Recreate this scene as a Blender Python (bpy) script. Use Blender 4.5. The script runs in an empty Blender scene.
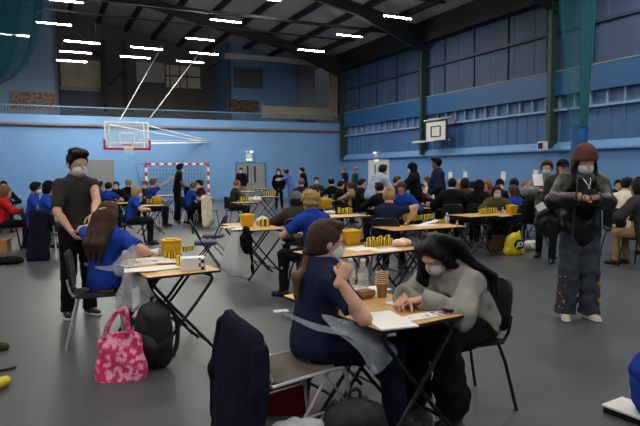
LAMP = 355.0
EXPO = 0.14
import bpy, math, random
import numpy as np
from mathutils import Vector, Matrix

random.seed(7)
SC = bpy.context.scene
COL = SC.collection
PI = math.pi

# ------------------------------------------------------------------ camera model
CAM_H, FPX = 1.52, 575.0
PITCH = math.atan((213 - 170.4) / FPX)
ROLL = 0.0096
_F = Vector((0, math.cos(PITCH), -math.sin(PITCH)))
_R0 = Vector((1, 0, 0))
_U0 = _R0.cross(_F)
_R = _R0 * math.cos(ROLL) - _U0 * math.sin(ROLL)
_U = _R0 * math.sin(ROLL) + _U0 * math.cos(ROLL)
CAMP = Vector((0, 0, CAM_H))

def ray(px, py):
    return _R * ((px - 320) / FPX) + _U * (-(py - 213) / FPX) + _F

def G(px, py, h=0.0):
    d = ray(px, py)
    return CAMP + d * ((h - CAM_H) / d.z)

def at(px, py, Y):
    d = ray(px, py)
    return CAMP + d * (Y / d.y)

YAW = math.radians(26)
AX = Vector((-math.sin(YAW), math.cos(YAW), 0))      # along the hall, away from us
CX = Vector((math.cos(YAW), math.sin(YAW), 0))       # across the hall, to the right
UP = Vector((0, 0, 1))
DB, LR = 30.25, 16.3                                  # back wall, right wall

def H(a, d, z):
    return CX * a + AX * d + UP * z

def onback(px, py, d=DB):
    r = ray(px, py)
    return CAMP + r * (d / r.dot(AX))

def onright(px, py, a=LR):
    r = ray(px, py)
    return CAMP + r * (a / r.dot(CX))

def hallc(p):
    return p.dot(CX), p.dot(AX), p.z

# ------------------------------------------------------------------ materials
def lin(c):
    return tuple(((v / 255) / 12.92 if v / 255 <= 0.04045 else ((v / 255 + 0.055) / 1.055) ** 2.4) for v in c)

_MATS = {}
def mat(name, rgb, rough=0.7, metal=0.0, var=0.0, scale=20.0, bump=0.0, bscale=200.0, emit=None, alpha=None, spec=0.4, stretch=None, trans=0.0):
    if name in _MATS:
        return _MATS[name]
    m = bpy.data.materials.new(name)
    m.use_nodes = True
    nt = m.node_tree
    b = nt.nodes['Principled BSDF']
    c = lin(rgb)
    b.inputs['Base Color'].default_value = (*c, 1)
    b.inputs['Roughness'].default_value = rough
    b.inputs['Metallic'].default_value = metal
    b.inputs['Specular IOR Level'].default_value = spec
    if var or bump:
        tc = nt.nodes.new('ShaderNodeTexCoord')
        mp = nt.nodes.new('ShaderNodeMapping')
        nt.links.new(tc.outputs['Object'], mp.inputs['Vector'])
        if stretch:
            mp.inputs['Scale'].default_value = stretch
    if var:
        n = nt.nodes.new('ShaderNodeTexNoise')
        n.inputs['Scale'].default_value = scale
        n.inputs['Detail'].default_value = 4
        nt.links.new(mp.outputs['Vector'], n.inputs['Vector'])
        r = nt.nodes.new('ShaderNodeMapRange')
        r.inputs[1].default_value = 0.3
        r.inputs[2].default_value = 0.7
        r.inputs[3].default_value = 1 - var
        r.inputs[4].default_value = 1 + var
        nt.links.new(n.outputs['Fac'], r.inputs[0])
        x = nt.nodes.new('ShaderNodeVectorMath')
        x.operation = 'SCALE'
        x.inputs[0].default_value = c
        nt.links.new(r.outputs[0], x.inputs['Scale'])
        nt.links.new(x.outputs[0], b.inputs['Base Color'])
    if bump:
        n2 = nt.nodes.new('ShaderNodeTexNoise')
        n2.inputs['Scale'].default_value = bscale
        nt.links.new(mp.outputs['Vector'], n2.inputs['Vector'])
        bp = nt.nodes.new('ShaderNodeBump')
        bp.inputs['Strength'].default_value = bump
        bp.inputs['Distance'].default_value = 0.01
        nt.links.new(n2.outputs['Fac'], bp.inputs['Height'])
        nt.links.new(bp.outputs[0], b.inputs['Normal'])
    if emit:
        b.inputs['Emission Color'].default_value = (*c, 1)
        b.inputs['Emission Strength'].default_value = emit
    if alpha is not None:
        b.inputs['Alpha'].default_value = alpha
    if trans:
        b.inputs['Transmission Weight'].default_value = trans
    _MATS[name] = m
    return m

def two_tone(name, rgb1, rgb2, kind, scale, thr=0.5, rough=0.7, coord='Object', soft=0.02, stretch=None):
    if name in _MATS:
        return _MATS[name]
    m = bpy.data.materials.new(name)
    m.use_nodes = True
    nt = m.node_tree
    b = nt.nodes['Principled BSDF']
    b.inputs['Roughness'].default_value = rough
    tc = nt.nodes.new('ShaderNodeTexCoord')
    mp = nt.nodes.new('ShaderNodeMapping')
    if stretch:
        mp.inputs['Scale'].default_value = stretch
    nt.links.new(tc.outputs[coord], mp.inputs['Vector'])
    if kind == 'voronoi':
        n = nt.nodes.new('ShaderNodeTexVoronoi')
        n.inputs['Scale'].default_value = scale
        out = n.outputs['Distance']
    elif kind == 'checker':
        n = nt.nodes.new('ShaderNodeTexChecker')
        n.inputs['Scale'].default_value = scale
        out = n.outputs['Fac']
    elif kind == 'wave':
        n = nt.nodes.new('ShaderNodeTexWave')
        n.inputs['Scale'].default_value = scale
        n.inputs['Distortion'].default_value = 1.5
        out = n.outputs['Fac']
    else:
        n = nt.nodes.new('ShaderNodeTexNoise')
        n.inputs['Scale'].default_value = scale
        n.inputs['Detail'].default_value = 3
        out = n.outputs['Fac']
    nt.links.new(mp.outputs[0], n.inputs['Vector'])
    r = nt.nodes.new('ShaderNodeMapRange')
    r.inputs[1].default_value = thr - soft
    r.inputs[2].default_value = thr + soft
    nt.links.new(out, r.inputs[0])
    x = nt.nodes.new('ShaderNodeMix')
    x.data_type = 'RGBA'
    x.inputs[6].default_value = (*lin(rgb1), 1)
    x.inputs[7].default_value = (*lin(rgb2), 1)
    nt.links.new(r.outputs[0], x.inputs[0])
    nt.links.new(x.outputs[2], b.inputs['Base Color'])
    _MATS[name] = m
    return m

def fab(name, rgb, rough=0.92, var=0.18):
    return mat('fabric ' + name, rgb, rough, var=var, scale=9, bump=0.25, bscale=160, spec=0.15)

def clear(name, rgb, alpha, rough=0.25):
    """thin translucent polythene: part of the light goes straight through"""
    if name in _MATS:
        return _MATS[name]
    m = bpy.data.materials.new(name)
    m.use_nodes = True
    nt = m.node_tree
    b = nt.nodes['Principled BSDF']
    b.inputs['Base Color'].default_value = (*lin(rgb), 1)
    b.inputs['Roughness'].default_value = rough
    t = nt.nodes.new('ShaderNodeBsdfTransparent')
    x = nt.nodes.new('ShaderNodeMixShader')
    x.inputs[0].default_value = alpha
    nt.links.new(t.outputs[0], x.inputs[1])
    nt.links.new(b.outputs[0], x.inputs[2])
    nt.links.new(x.outputs[0], nt.nodes['Material Output'].inputs['Surface'])
    _MATS[name] = m
    return m

# ------------------------------------------------------------------ mesh building
class MB:
    def __init__(s):
        s.v, s.f, s.m = [], [], []

    def add(s, vs, fs, mi=0):
        o = len(s.v)
        s.v += [tuple(p) for p in vs]
        s.f += [tuple(i + o for i in f) for f in fs]
        s.m += [mi] * len(fs)
        return s

    def hexa(s, p, mi=0):
        """eight corners: bottom four then top four"""
        return s.add(p, [(3, 2, 1, 0), (4, 5, 6, 7), (0, 1, 5, 4), (1, 2, 6, 5), (2, 3, 7, 6), (3, 0, 4, 7)], mi)

    def box(s, c, size, mi=0, rz=0.0, ax=None):
        c = Vector(c)
        hx, hy, hz = [q / 2 for q in size]
        if ax is None:
            X, Y, Z = Vector((math.cos(rz), math.sin(rz), 0)), Vector((-math.sin(rz), math.cos(rz), 0)), UP
        else:
            X, Y, Z = ax
        pts = []
        for dz in (-hz, hz):
            for dx, dy in ((-hx, -hy), (hx, -hy), (hx, hy), (-hx, hy)):
                pts.append(c + X * dx + Y * dy + Z * dz)
        return s.hexa(pts, mi)

    def rbox(s, c, size, r, mi=0, rz=0.0, n=3, ax=None, taper=1.0):
        """box with rounded vertical edges and a soft top and bottom edge; taper scales the bottom"""
        c = Vector(c)
        hx, hy, hz = [q / 2 for q in size]
        r = min(r, hx * .99, hy * .99)
        e = min(r * .5, hz * .45)
        if ax is None:
            X, Y, Z = Vector((math.cos(rz), math.sin(rz), 0)), Vector((-math.sin(rz), math.cos(rz), 0)), UP
        else:
            X, Y, Z = ax
        def ring(z, ins, k):
            out = []
            for q, (sx, sy) in enumerate(((1, 1), (-1, 1), (-1, -1), (1, -1))):
                for i in range(n + 1):
                    a = (q + i / n) * PI / 2
                    rr = max(r - ins, 1e-4)
                    x = sx * (hx - r) + rr * math.cos(a)
                    y = sy * (hy - r) + rr * math.sin(a)
                    out.append(c + X * (x * k) + Y * (y * k) + Z * z)
            return out
        rings = [ring(-hz, e, taper), ring(-hz + e, 0, taper), ring(hz - e, 0, 1), ring(hz, e, 1)]
        return s.loft(rings, mi)

    def loft(s, rings, mi=0, caps=True, closed=True):
        n = len(rings[0])
        vs = [p for r in rings for p in r]
        fs = []
        for j in range(len(rings) - 1):
            for i in range(n if closed else n - 1):
                k = (i + 1) % n
                fs.append((j * n + i, j * n + k, (j + 1) * n + k, (j + 1) * n + i))
        if caps:
            fs.append(tuple(range(n - 1, -1, -1)))
            fs.append(tuple((len(rings) - 1) * n + i for i in range(n)))
        return s.add(vs, fs, mi)

    def tube(s, pts, r, n=8, mi=0, smooth=0, caps=True):
        pts = [Vector(p) for p in pts]
        for _ in range(smooth):
            q = [pts[0]]
            for a, b in zip(pts, pts[1:]):
                q += [a.lerp(b, .25), a.lerp(b, .75)]
            pts = q + [pts[-1]]
        rs = r if isinstance(r, (list, tuple)) else [r] * len(pts)
        if len(rs) != len(pts):
            rs = [rs[0] + (rs[-1] - rs[0]) * i / (len(pts) - 1) for i in range(len(pts))]
        rings, ref = [], None
        for i, p in enumerate(pts):
            d = (pts[min(i + 1, len(pts) - 1)] - pts[max(i - 1, 0)]).normalized()
            if ref is None:
                ref = d.cross(UP if abs(d.z) < .9 else Vector((1, 0, 0))).normalized()
            else:
                ref = (ref - d * ref.dot(d)).normalized()
            bi = d.cross(ref)
            rings.append([p + (ref * math.cos(2 * PI * k / n) + bi * math.sin(2 * PI * k / n)) * rs[i] for k in range(n)])
        return s.loft(rings, mi, caps)

    def lathe(s, c, prof, n=16, mi=0, sq=1.0, caps=True):
        c = Vector(c)
        rings = [[c + Vector((r * math.cos(2 * PI * k / n), sq * r * math.sin(2 * PI * k / n), z)) for k in range(n)] for r, z in prof]
        return s.loft(rings, mi, caps)

    def build(s, name, mats, parent=None, smooth=False, loc=None):
        me = bpy.data.meshes.new(name)
        me.from_pydata(s.v, [], s.f)
        if not isinstance(mats, (list, tuple)):
            mats = [mats]
        for m in mats:
            me.materials.append(m)
        if len(mats) > 1:
            me.polygons.foreach_set('material_index', s.m)
        if smooth:
            me.polygons.foreach_set('use_smooth', [True] * len(me.polygons))
            me.set_sharp_from_angle(angle=math.radians(40))
        me.update()
        o = bpy.data.objects.new(name, me)
        COL.objects.link(o)
        if parent is not None:
            o.parent = parent
        if loc is not None:
            o.location = loc
        return o

def tag(o, label=None, cat=None, group=None, kind=None):
    if label: o['label'] = label
    if cat: o['category'] = cat
    if group: o['group'] = group
    if kind: o['kind'] = kind
    return o

def thing(name, label, cat, loc=(0, 0, 0), rz=0.0, group=None, kind=None):
    o = bpy.data.objects.new(name, None)
    o.empty_display_size = 0.1
    COL.objects.link(o)
    o.location = loc
    o.rotation_euler = (0, 0, rz)
    return tag(o, label, cat, group, kind)

def struct(o):
    o['kind'] = 'structure'
    return o

def dup(root, loc=None, rz=None, label=None, group=None, scale=None):
    def cp(o, par):
        c = o.copy()
        COL.objects.link(c)
        c.parent = par
        for ch in list(o.children):
            cp(ch, c)
        return c
    r = cp(root, None)
    if loc is not None: r.location = loc
    if rz is not None: r.rotation_euler = (0, 0, rz)
    if label: r['label'] = label
    if group: r['group'] = group
    if scale: r.scale = (scale,) * 3
    return r

# ------------------------------------------------------------------ implicit surfaces (numpy surface nets)
BIG = 1.0
class SDF:
    def __init__(s):
        s.p = []
    def cap(s, a, b, ra, rb=None, flat=None, fs=1.0, k=0.03, clip=None, op='add'):
        s.p.append(('c', np.array(a, float), np.array(b, float), ra, ra if rb is None else rb, None if flat is None else np.array(flat, float), fs, k, clip, op))
        return s
    def chain(s, pts, rs, **kw):
        if not isinstance(rs, (list, tuple)):
            rs = [rs] * len(pts)
        for i in range(len(pts) - 1):
            s.cap(pts[i], pts[i + 1], rs[i], rs[i + 1], **kw)
        return s
    def ell(s, c, r, M=None, k=0.03, clip=None, op='add'):
        s.p.append(('e', np.array(c, float), np.array(r, float), None if M is None else np.array(M, float), k, clip, op))
        return s
    def mesh(s, vox, wr=0.0, wf=1.0):
        lo, hi = np.full(3, 1e9), np.full(3, -1e9)
        bbs = []
        for q in s.p:
            if q[0] == 'c':
                r = max(q[3], q[4])
                l, h = np.minimum(q[1], q[2]) - r, np.maximum(q[1], q[2]) + r
            else:
                r = q[2].max()
                l, h = q[1] - r, q[1] + r
            bbs.append((l, h))
            if q[-1] == 'add':
                lo, hi = np.minimum(lo, l), np.maximum(hi, h)
        lo = lo - 3 * vox - wr
        hi = hi + 3 * vox + wr
        n = np.ceil((hi - lo) / vox).astype(int) + 1
        Fd = np.full(n, BIG, np.float32)
        ax = [(lo[i] + vox * np.arange(n[i])).astype(np.float32) for i in range(3)]
        for q, (l, h) in zip(s.p, bbs):
            k = q[7] if q[0] == 'c' else q[4]
            clip = q[8] if q[0] == 'c' else q[5]
            mg = k + 3 * vox + wr
            i0 = np.maximum(np.floor((l - mg - lo) / vox).astype(int), 0)
            i1 = np.minimum(np.ceil((h + mg - lo) / vox).astype(int) + 1, n)
            if (i1 <= i0).any():
                continue
            x, y, z = ax[0][i0[0]:i1[0], None, None], ax[1][None, i0[1]:i1[1], None], ax[2][None, None, i0[2]:i1[2]]
            if q[0] == 'c':
                _, a, b, ra, rb, flat, fs, k, clip, op = q
                ab = b - a
                L = float(ab @ ab) + 1e-9
                px, py, pz = x - a[0], y - a[1], z - a[2]
                t = np.clip((px * ab[0] + py * ab[1] + pz * ab[2]) / L, 0, 1)
                px, py, pz = px - t * ab[0], py - t * ab[1], pz - t * ab[2]
                d2 = px * px + py * py + pz * pz
                if flat is not None:
                    c = px * flat[0] + py * flat[1] + pz * flat[2]
                    d2 = d2 + (fs * fs - 1) * c * c
                d = np.sqrt(d2) - (ra + (rb - ra) * t)
            else:
                _, c, r, M, k, clip, op = q
                px, py, pz = np.broadcast_arrays(x - c[0], y - c[1], z - c[2])
                if M is not None:
                    px, py, pz = (px * M[i][0] + py * M[i][1] + pz * M[i][2] for i in range(3))
                k0 = np.sqrt((px / r[0]) ** 2 + (py / r[1]) ** 2 + (pz / r[2]) ** 2)
                k1 = np.sqrt((px / r[0] ** 2) ** 2 + (py / r[1] ** 2) ** 2 + (pz / r[2] ** 2) ** 2) + 1e-6
                d = k0 * (k0 - 1) / k1
            if clip:
                for (pt, nm) in clip:
                    d = np.maximum(d, (x - pt[0]) * nm[0] + (y - pt[1]) * nm[1] + (z - pt[2]) * nm[2])
            blk = Fd[i0[0]:i1[0], i0[1]:i1[1], i0[2]:i1[2]]
            if op == 'add':
                hh = np.maximum(k - np.abs(blk - d), 0) / max(k, 1e-6)
                Fd[i0[0]:i1[0], i0[1]:i1[1], i0[2]:i1[2]] = np.minimum(blk, d) - hh * hh * k * .25
            else:
                Fd[i0[0]:i1[0], i0[1]:i1[1], i0[2]:i1[2]] = np.maximum(blk, -d)
        if wr:
            X, Y, Z = ax[0][:, None, None] * wf, ax[1][None, :, None] * wf, ax[2][None, None, :] * wf
            Fd = Fd + wr * (np.sin(19 * X + 3.1 * np.sin(13 * Z) + 2 * np.sin(9 * Y)) * np.sin(23 * Z + 2.6 * np.sin(15 * X + 8 * Y)) + .6 * np.sin(31 * Y + 29 * Z + 3 * np.sin(21 * X)))
        return nets(Fd, lo, vox)

_EDGES = [(0, 1), (2, 3), (4, 5), (6, 7), (0, 2), (1, 3), (4, 6), (5, 7), (0, 4), (1, 5), (2, 6), (3, 7)]
def nets(Fd, lo, vox):
    ins = Fd < 0
    n = np.array(Fd.shape)
    cnt = np.zeros(n - 1, np.int8)
    for i in (0, 1):
        for j in (0, 1):
            for k in (0, 1):
                cnt += ins[i:n[0] - 1 + i, j:n[1] - 1 + j, k:n[2] - 1 + k]
    act = (cnt > 0) & (cnt < 8)
    c = np.argwhere(act)
    if len(c) == 0:
        return np.zeros((0, 3)), np.zeros((0, 4), int)
    idx = np.full(act.shape, -1, np.int64)
    idx[act] = np.arange(len(c))
    offs = np.array([(i, j, k) for k in (0, 1) for j in (0, 1) for i in (0, 1)])
    V = np.stack([Fd[c[:, 0] + o[0], c[:, 1] + o[1], c[:, 2] + o[2]] for o in offs], 1)
    acc = np.zeros((len(c), 3))
    w = np.zeros(len(c))
    for a, b in _EDGES:
        va, vb = V[:, a], V[:, b]
        m = (va < 0) != (vb < 0)
        t = np.where(m, va / np.where(m, va - vb, 1), 0)
        acc += m[:, None] * (offs[a] + t[:, None] * (offs[b] - offs[a]))
        w += m
    verts = (c + acc / w[:, None]) * vox + lo
    faces = []
    for axis in range(3):
        u, v = [(1, 2), (2, 0), (0, 1)][axis]
        sl0, sl1 = [slice(None)] * 3, [slice(None)] * 3
        sl0[axis], sl1[axis] = slice(0, -1), slice(1, None)
        A, B = ins[tuple(sl0)], ins[tuple(sl1)]
        e = np.argwhere(A != B)
        e = e[(e[:, u] > 0) & (e[:, v] > 0) & (e[:, u] < n[u] - 1) & (e[:, v] < n[v] - 1)]
        if len(e) == 0:
            continue
        fl = A[e[:, 0], e[:, 1], e[:, 2]]
        du, dv = np.zeros(3, int), np.zeros(3, int)
        du[u], dv[v] = 1, 1
        q = [e - du - dv, e - dv, e, e - du]
        f = np.stack([idx[p[:, 0], p[:, 1], p[:, 2]] for p in q], 1)
        f[~fl] = f[~fl][:, ::-1]
        faces.append(f)
    f = np.concatenate(faces)
    return verts, f[(f >= 0).all(1)]

def npobj(name, parts, m, parent=None):
    """one mesh object from a list of (verts, quads)"""
    vs, fs, o = [], [], 0
    for v, f in parts:
        vs.append(v); fs.append(f + o); o += len(v)
    v, f = np.concatenate(vs), np.concatenate(fs)
    me = bpy.data.meshes.new(name)
    me.vertices.add(len(v)); me.vertices.foreach_set('co', v.astype(np.float32).ravel())
    me.loops.add(f.size); me.loops.foreach_set('vertex_index', f.astype(np.int32).ravel())
    me.polygons.add(len(f)); me.polygons.foreach_set('loop_start', np.arange(len(f), dtype=np.int32) * 4)
    me.polygons.foreach_set('use_smooth', np.ones(len(f), bool))
    me.update(calc_edges=True)
    me.validate()
    me.materials.append(m)
    ob = bpy.data.objects.new(name, me)
    COL.objects.link(ob)
    if parent is not None:
        ob.parent = parent
    return ob

def sheet(name, rows, m, parent=None, sub=8, thick=0.0, wob=0.0, seed=0):
    """smooth cloth through a grid of control points"""
    rnd = random.Random(seed)
    rows = [[Vector(p) for p in r] for r in rows]
    def cr(p, t):
        n = len(p) - 1
        x = t * n
        i = min(int(x), n - 1)
        f = x - i
        a, b, c, d = p[max(i - 1, 0)], p[i], p[i + 1], p[min(i + 2, n)]
        return 0.5 * ((2 * b) + (c - a) * f + (2 * a - 5 * b + 4 * c - d) * f * f + (3 * b - a - 3 * c + d) * f ** 3)
    nu, nv = (len(rows) - 1) * sub + 1, (len(rows[0]) - 1) * sub + 1
    ph = [rnd.uniform(0, 6) for _ in range(6)]
    vs = []
    for i in range(nu):
        line = [cr([r[j] for r in rows], i / (nu - 1)) for j in range(len(rows[0]))]
        for j in range(nv):
            p = cr(line, j / (nv - 1))
            if wob:
                w = wob * (math.sin(j * .9 + ph[0] + .3 * math.sin(i * .5 + ph[1])) + .6 * math.sin(i * .7 + j * .35 + ph[2]))
                p = p + Vector((w, w * .7, w * .3))
            vs.append(p)
    fs = [(i * nv + j, i * nv + j + 1, (i + 1) * nv + j + 1, (i + 1) * nv + j) for i in range(nu - 1) for j in range(nv - 1)]
    b = MB().add(vs, fs)
    o = b.build(name, m, parent, smooth=True)
    if thick:
        md = o.modifiers.new('thickness', 'SOLIDIFY')
        md.thickness = thick
        md.offset = 0
    return o

# ------------------------------------------------------------------ people
SKIN = {
    'pale': mat('skin pale', (196, 150, 128), .55, var=.06, scale=30),
    'tan': mat('skin tan', (170, 122, 96), .55, var=.06, scale=30),
    'brown': mat('skin brown', (120, 80, 60), .55, var=.06, scale=30),
}
HAIRM = {
    'dark': mat('hair dark', (22, 18, 17), .5, var=.3, scale=40, bump=.7, bscale=120, stretch=(6, 6, 1), spec=.18),
    'black': mat('hair black', (10, 10, 12), .42, var=.3, scale=40, bump=.7, bscale=120, stretch=(6, 6, 1), spec=.18),
    'brown': mat('hair brown', (66, 46, 36), .5, var=.35, scale=40, bump=.7, bscale=120, stretch=(6, 6, 1), spec=.18),
    'lightbrown': mat('hair light brown', (110, 78, 52), .5, var=.35, scale=40, bump=.7, bscale=120, stretch=(6, 6, 1), spec=.18),
    'blond': mat('hair blond', (170, 136, 92), .5, var=.4, scale=40, bump=.7, bscale=120, stretch=(6, 6, 1), spec=.18),
    'ginger': mat('hair ginger', (140, 78, 48), .5, var=.3, scale=40, bump=.7, bscale=120, stretch=(6, 6, 1), spec=.18),
    'grey': mat('hair grey', (120, 116, 112), .5, var=.3, scale=40, bump=.7, bscale=120, stretch=(6, 6, 1), spec=.18),
}
FB = {k: fab(k, v) for k, v in {
    'royal': (28, 60, 150), 'navy': (28, 33, 60), 'darknavy': (17, 19, 38), 'black': (14, 14, 16), 'charcoal': (52, 51, 48), 'grey': (120, 120, 118), 'midgrey': (92, 93, 92),
    'lightgrey': (165, 168, 172), 'paleblue': (150, 165, 190), 'olive': (74, 66, 40), 'brown': (72, 50, 38), 'tan': (150, 122, 88),
    'cream': (214, 204, 182), 'maroon': (62, 26, 30), 'red': (170, 28, 30), 'denim': (58, 64, 74), 'white': (215, 215, 215),
    'scrub': (92, 118, 190), 'hoodie': (138, 136, 130), 'rust': (130, 62, 38), 'trouser': (22, 22, 25), 'darkgrey': (52, 53, 56), 'purple': (54, 40, 72), 'teal': (30, 84, 92), 'beaniebrown': (92, 58, 54)}.items()}
MASKM = mat('face mask fabric', (204, 208, 208), .8, bump=.1, bscale=90)
MASKB = mat('face mask pale blue fabric', (158, 186, 200), .8, bump=.1, bscale=90)
SHOEM = {'black': mat('shoe black', (16, 16, 17), .6), 'white': mat('shoe white', (205, 200, 190), .6), 'cream': mat('shoe cream', (190, 176, 155), .6)}
SOLEM = mat('shoe sole white', (200, 200, 196), .6)
EYEM = mat('eye white', (220, 215, 210), .2)
IRISM = mat('eye iris', (40, 28, 20), .2)

def V3(*a):
    return Vector(a)

def ik(S, W, a, b, pole):
    d = W - S
    L = min(max(d.length, abs(a - b) + .01), a + b - .004)
    u = d.normalized()
    W = S + u * L
    x = (a * a - b * b + L * L) / (2 * L)
    h = math.sqrt(max(a * a - x * x, 0))
    p = Vector(pole)
    p = (p - u * p.dot(u))
    p = p.normalized() if p.length > 1e-5 else Vector((0, -1, 0))
    return S + u * x + p * h, W

def hand_sdf(wr, d, nrm, right, vox, sc=1.0, curl=(.35, .5, .4), thin=None):
    d = Vector(d).normalized()
    nrm = Vector(nrm)
    nrm = (nrm - d * nrm.dot(d)).normalized()
    sd = d.cross(nrm) * (1 if right else -1)
    S = SDF()
    fr = max(.0085 * sc, vox * .95)
    M = [tuple(sd), tuple(d), tuple(nrm)]
    S.cap(wr - d * .02, wr + d * .02, .026 * sc, .024 * sc, k=.02)
    S.ell(wr + d * .055 * sc, (.041 * sc, .052 * sc, .018 * sc), M, k=.015)
    for i, (o, L) in enumerate(((.030, .068), (.011, .077), (-.009, .072), (-.028, .056))):
        p = wr + d * (.088 - .006 * abs(i - 1)) * sc + sd * o * sc
        ang = 0
        dd = (d + sd * (o * 2.2)).normalized()
        for j, (fr_, fl) in enumerate(((.45, 1.0), (.32, .92), (.25, .8))):
            ang += curl[j] * (1 + .12 * i)
            v = dd * math.cos(ang) + nrm * math.sin(ang)
            q = p + v * (L * fr_ * sc)
            S.cap(p, q, fr * fl, fr * (fl - .1), k=.004)
            p = q
    p = wr + d * .03 * sc + sd * .030 * sc + nrm * .004
    for j, (L, a1) in enumerate(((.040, .75), (.032, .45), (.026, .25))):
        v = (d * (1 - a1 * .55) + sd * a1 * .9 + nrm * (.35 + .2 * j)).normalized()
        if curl[0] > 1:
            v = (d * .45 + sd * (.35 - .4 * j) + nrm * (.8 + .2 * j)).normalized()
        q = p + v * (L * sc)
        S.cap(p, q, fr * (1.25 - .12 * j), fr * (1.1 - .12 * j), k=.006)
        p = q
    return S

CHAIRS = {}
PEOPLE = []

def chair_label(chair, label):
    w = label.replace('person ', 'sitter ', 1).split()
    pre = ({'black': 'black plastic', 'chrome': 'chrome-legged', 'fold': 'blue folding'}[chair] + ' chair under the').split()
    w = pre + w
    return ' '.join(w[:16])

def person(label, px, py, Y, hd, kind='sit', lean=8, top='royal', topname='t_shirt', sleeve='short', bot='trouser', shoes='black', sole=False,
           hair='short', hairc='dark', mask=None, hat=None, hatc='black', skin='pale', hands=None, hdir=None, head=(10, 0), loose=.010, wide=0.0,
           chair='black', near=False, tilt=0, arms=((1, -.3, -.2), (-1, -.3, -.2)), coat=False, hood=False, knees=None, ankles=None, feet_yaw=0,
           curl=(.35, .5, .4), group=None, sw=.0, clab=None, headroll=0, vox=None, bodysc=1.0, wr=None, toe=None, fixloc=None, tsfix=None, hair_extra=None, chair_rz=0, handsW=None, headsc=1.0):
    near = near or Y < 7
    vox = vox or min(max(.0062, Y * .0019), .027)
    r_h = math.radians(hd)
    rot = Matrix.Rotation(-r_h, 3, 'Z')
    le, ti = math.radians(lean), math.radians(tilt)
    hp_, hy_, hr_ = math.radians(head[0]), math.radians(head[1]), math.radians(headroll)
    def joints(ts, s):
        J = {}
        if kind == 'stand':
            J['pel'] = V3(0, 0, .95 * s); st = s
        else:
            J['pel'] = V3(0, 0, .535); st = ts
        t1 = V3(math.sin(ti) * .6, math.sin(le * .7), math.cos(le * .7)).normalized()
        t2 = V3(math.sin(ti), math.sin(le * 1.15), math.cos(le * 1.15)).normalized()
        J['waist'] = J['pel'] + t1 * .17 * st
        J['chest'] = J['waist'] + t2 * .20 * st
        J['sh'] = J['chest'] + t2 * .09 * st
        J['neck'] = J['sh'] + t2 * .055 * st
        J['t2'] = t2
        B = Matrix.Rotation(hy_, 3, 'Z') @ Matrix.Rotation(-hp_, 3, 'X') @ Matrix.Rotation(hr_, 3, 'Y')
        nd = (t2 * .55 + B @ V3(0, .12, .9) * .6).normalized()
        J['head'] = J['neck'] + nd * .145 * min(max(st, .92), 1.08)
        J['B'] = B
        J['top'] = J['head'].z + .118
        return J
    Hh = at(px, py, Y).z
    ts = s = 1.0
    for _ in range(4):
        J = joints(ts, s)
        if kind == 'stand':
            s *= min(max(Hh / J['top'], .85), 1.15)
        else:
            ts *= min(max((Hh - .535) / (J['top'] - .535), .8), 1.25)
        s, ts = min(max(s, .86), 1.12), min(max(ts, .80), 1.2)
    if tsfix: ts = s = tsfix
    J = joints(ts, s)
    st = s if kind == 'stand' else ts
    wp = at(px, py, Y)
    off = rot @ J['head']
    loc = Vector((wp.x - off.x, Y - off.y, 0))
    if fixloc is not None:
        loc = Vector(fixloc)
    root = thing('person', label, 'person', loc, -r_h, group)
    if handsW:
        hands = [rot.transposed() @ (Vector(q) - loc) for q in handsW]
    B, hc = J['B'], J['head']
    hx, hyv, hz = B @ V3(1, 0, 0), B @ V3(0, 1, 0), B @ V3(0, 0, 1)
    Mh = [tuple(hx), tuple(hyv), tuple(hz)]
    hs = (1.04 if not near else 1.0) * headsc
    def hp(x, y, z):
        return hc + (hx * x + hyv * y + hz * z) * hs
    def hr(*r):
        return tuple(q * hs for q in r)
    def hcl(p, n):
        return [(hp(*p), hx * n[0] + hyv * n[1] + hz * n[2])]
    # shoulders, arms
    t2 = J['t2']
    sx = (.172 + sw) * (.5 + .5 * st) * bodysc
    SR, SL = J['sh'] + V3(sx, 0, -.03), J['sh'] + V3(-sx, 0, -.03)
    if hands is None:
        hands = ((.17, .03, .84 * s), (-.17, .03, .84 * s)) if kind == 'stand' else ((.14, .36, .74), (-.14, .36, .74))
    la, lb = .285 * (.4 + .6 * st), .255 * (.4 + .6 * st)
    ER, WR = ik(SR, Vector(hands[0]), la, lb, arms[0])
    EL, WL = ik(SL, Vector(hands[1]), la, lb, arms[1])
    J.update(SR=SR, SL=SL, ER=ER, EL=EL, WR=WR, WL=WL)
    # legs
    if kind == 'stand':
        HR, HL = J['pel'] + V3(.088, 0, -.04), J['pel'] + V3(-.088, 0, -.04)
        kn = knees or ((.10, .015, .5 * s), (-.10, .015, .5 * s))
        an = ankles or ((.115, -.03, .085), (-.115, -.03, .085))
    else:
        HR, HL = J['pel'] + V3(.088, .02, -.02), J['pel'] + V3(-.088, .02, -.02)
        kn = knees or ((.12, .42, .50), (-.12, .42, .50))
        an = ankles or ((.12, .40, .085), (-.12, .40, .085))
    kn, an = [Vector(k) for k in kn], [Vector(a) for a in an]
    J.update(KR=kn[0], KL=kn[1], AR=an[0], AL=an[1])
    td = [Vector(q).normalized() for q in toe] if toe else [V3(.25, 1, 0).normalized(), V3(-.25, 1, 0).normalized()]
    # ---------------- body
    S = SDF()
    S.ell(hp(0, -.008, .03), hr(.077, .095, .088), Mh, k=.03)
    S.ell(hp(0, .03, -.035), hr(.060, .062, .078), Mh, k=.03)
    S.ell(hp(0, .058, -.085), hr(.032, .03, .025), Mh, k=.03)
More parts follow.
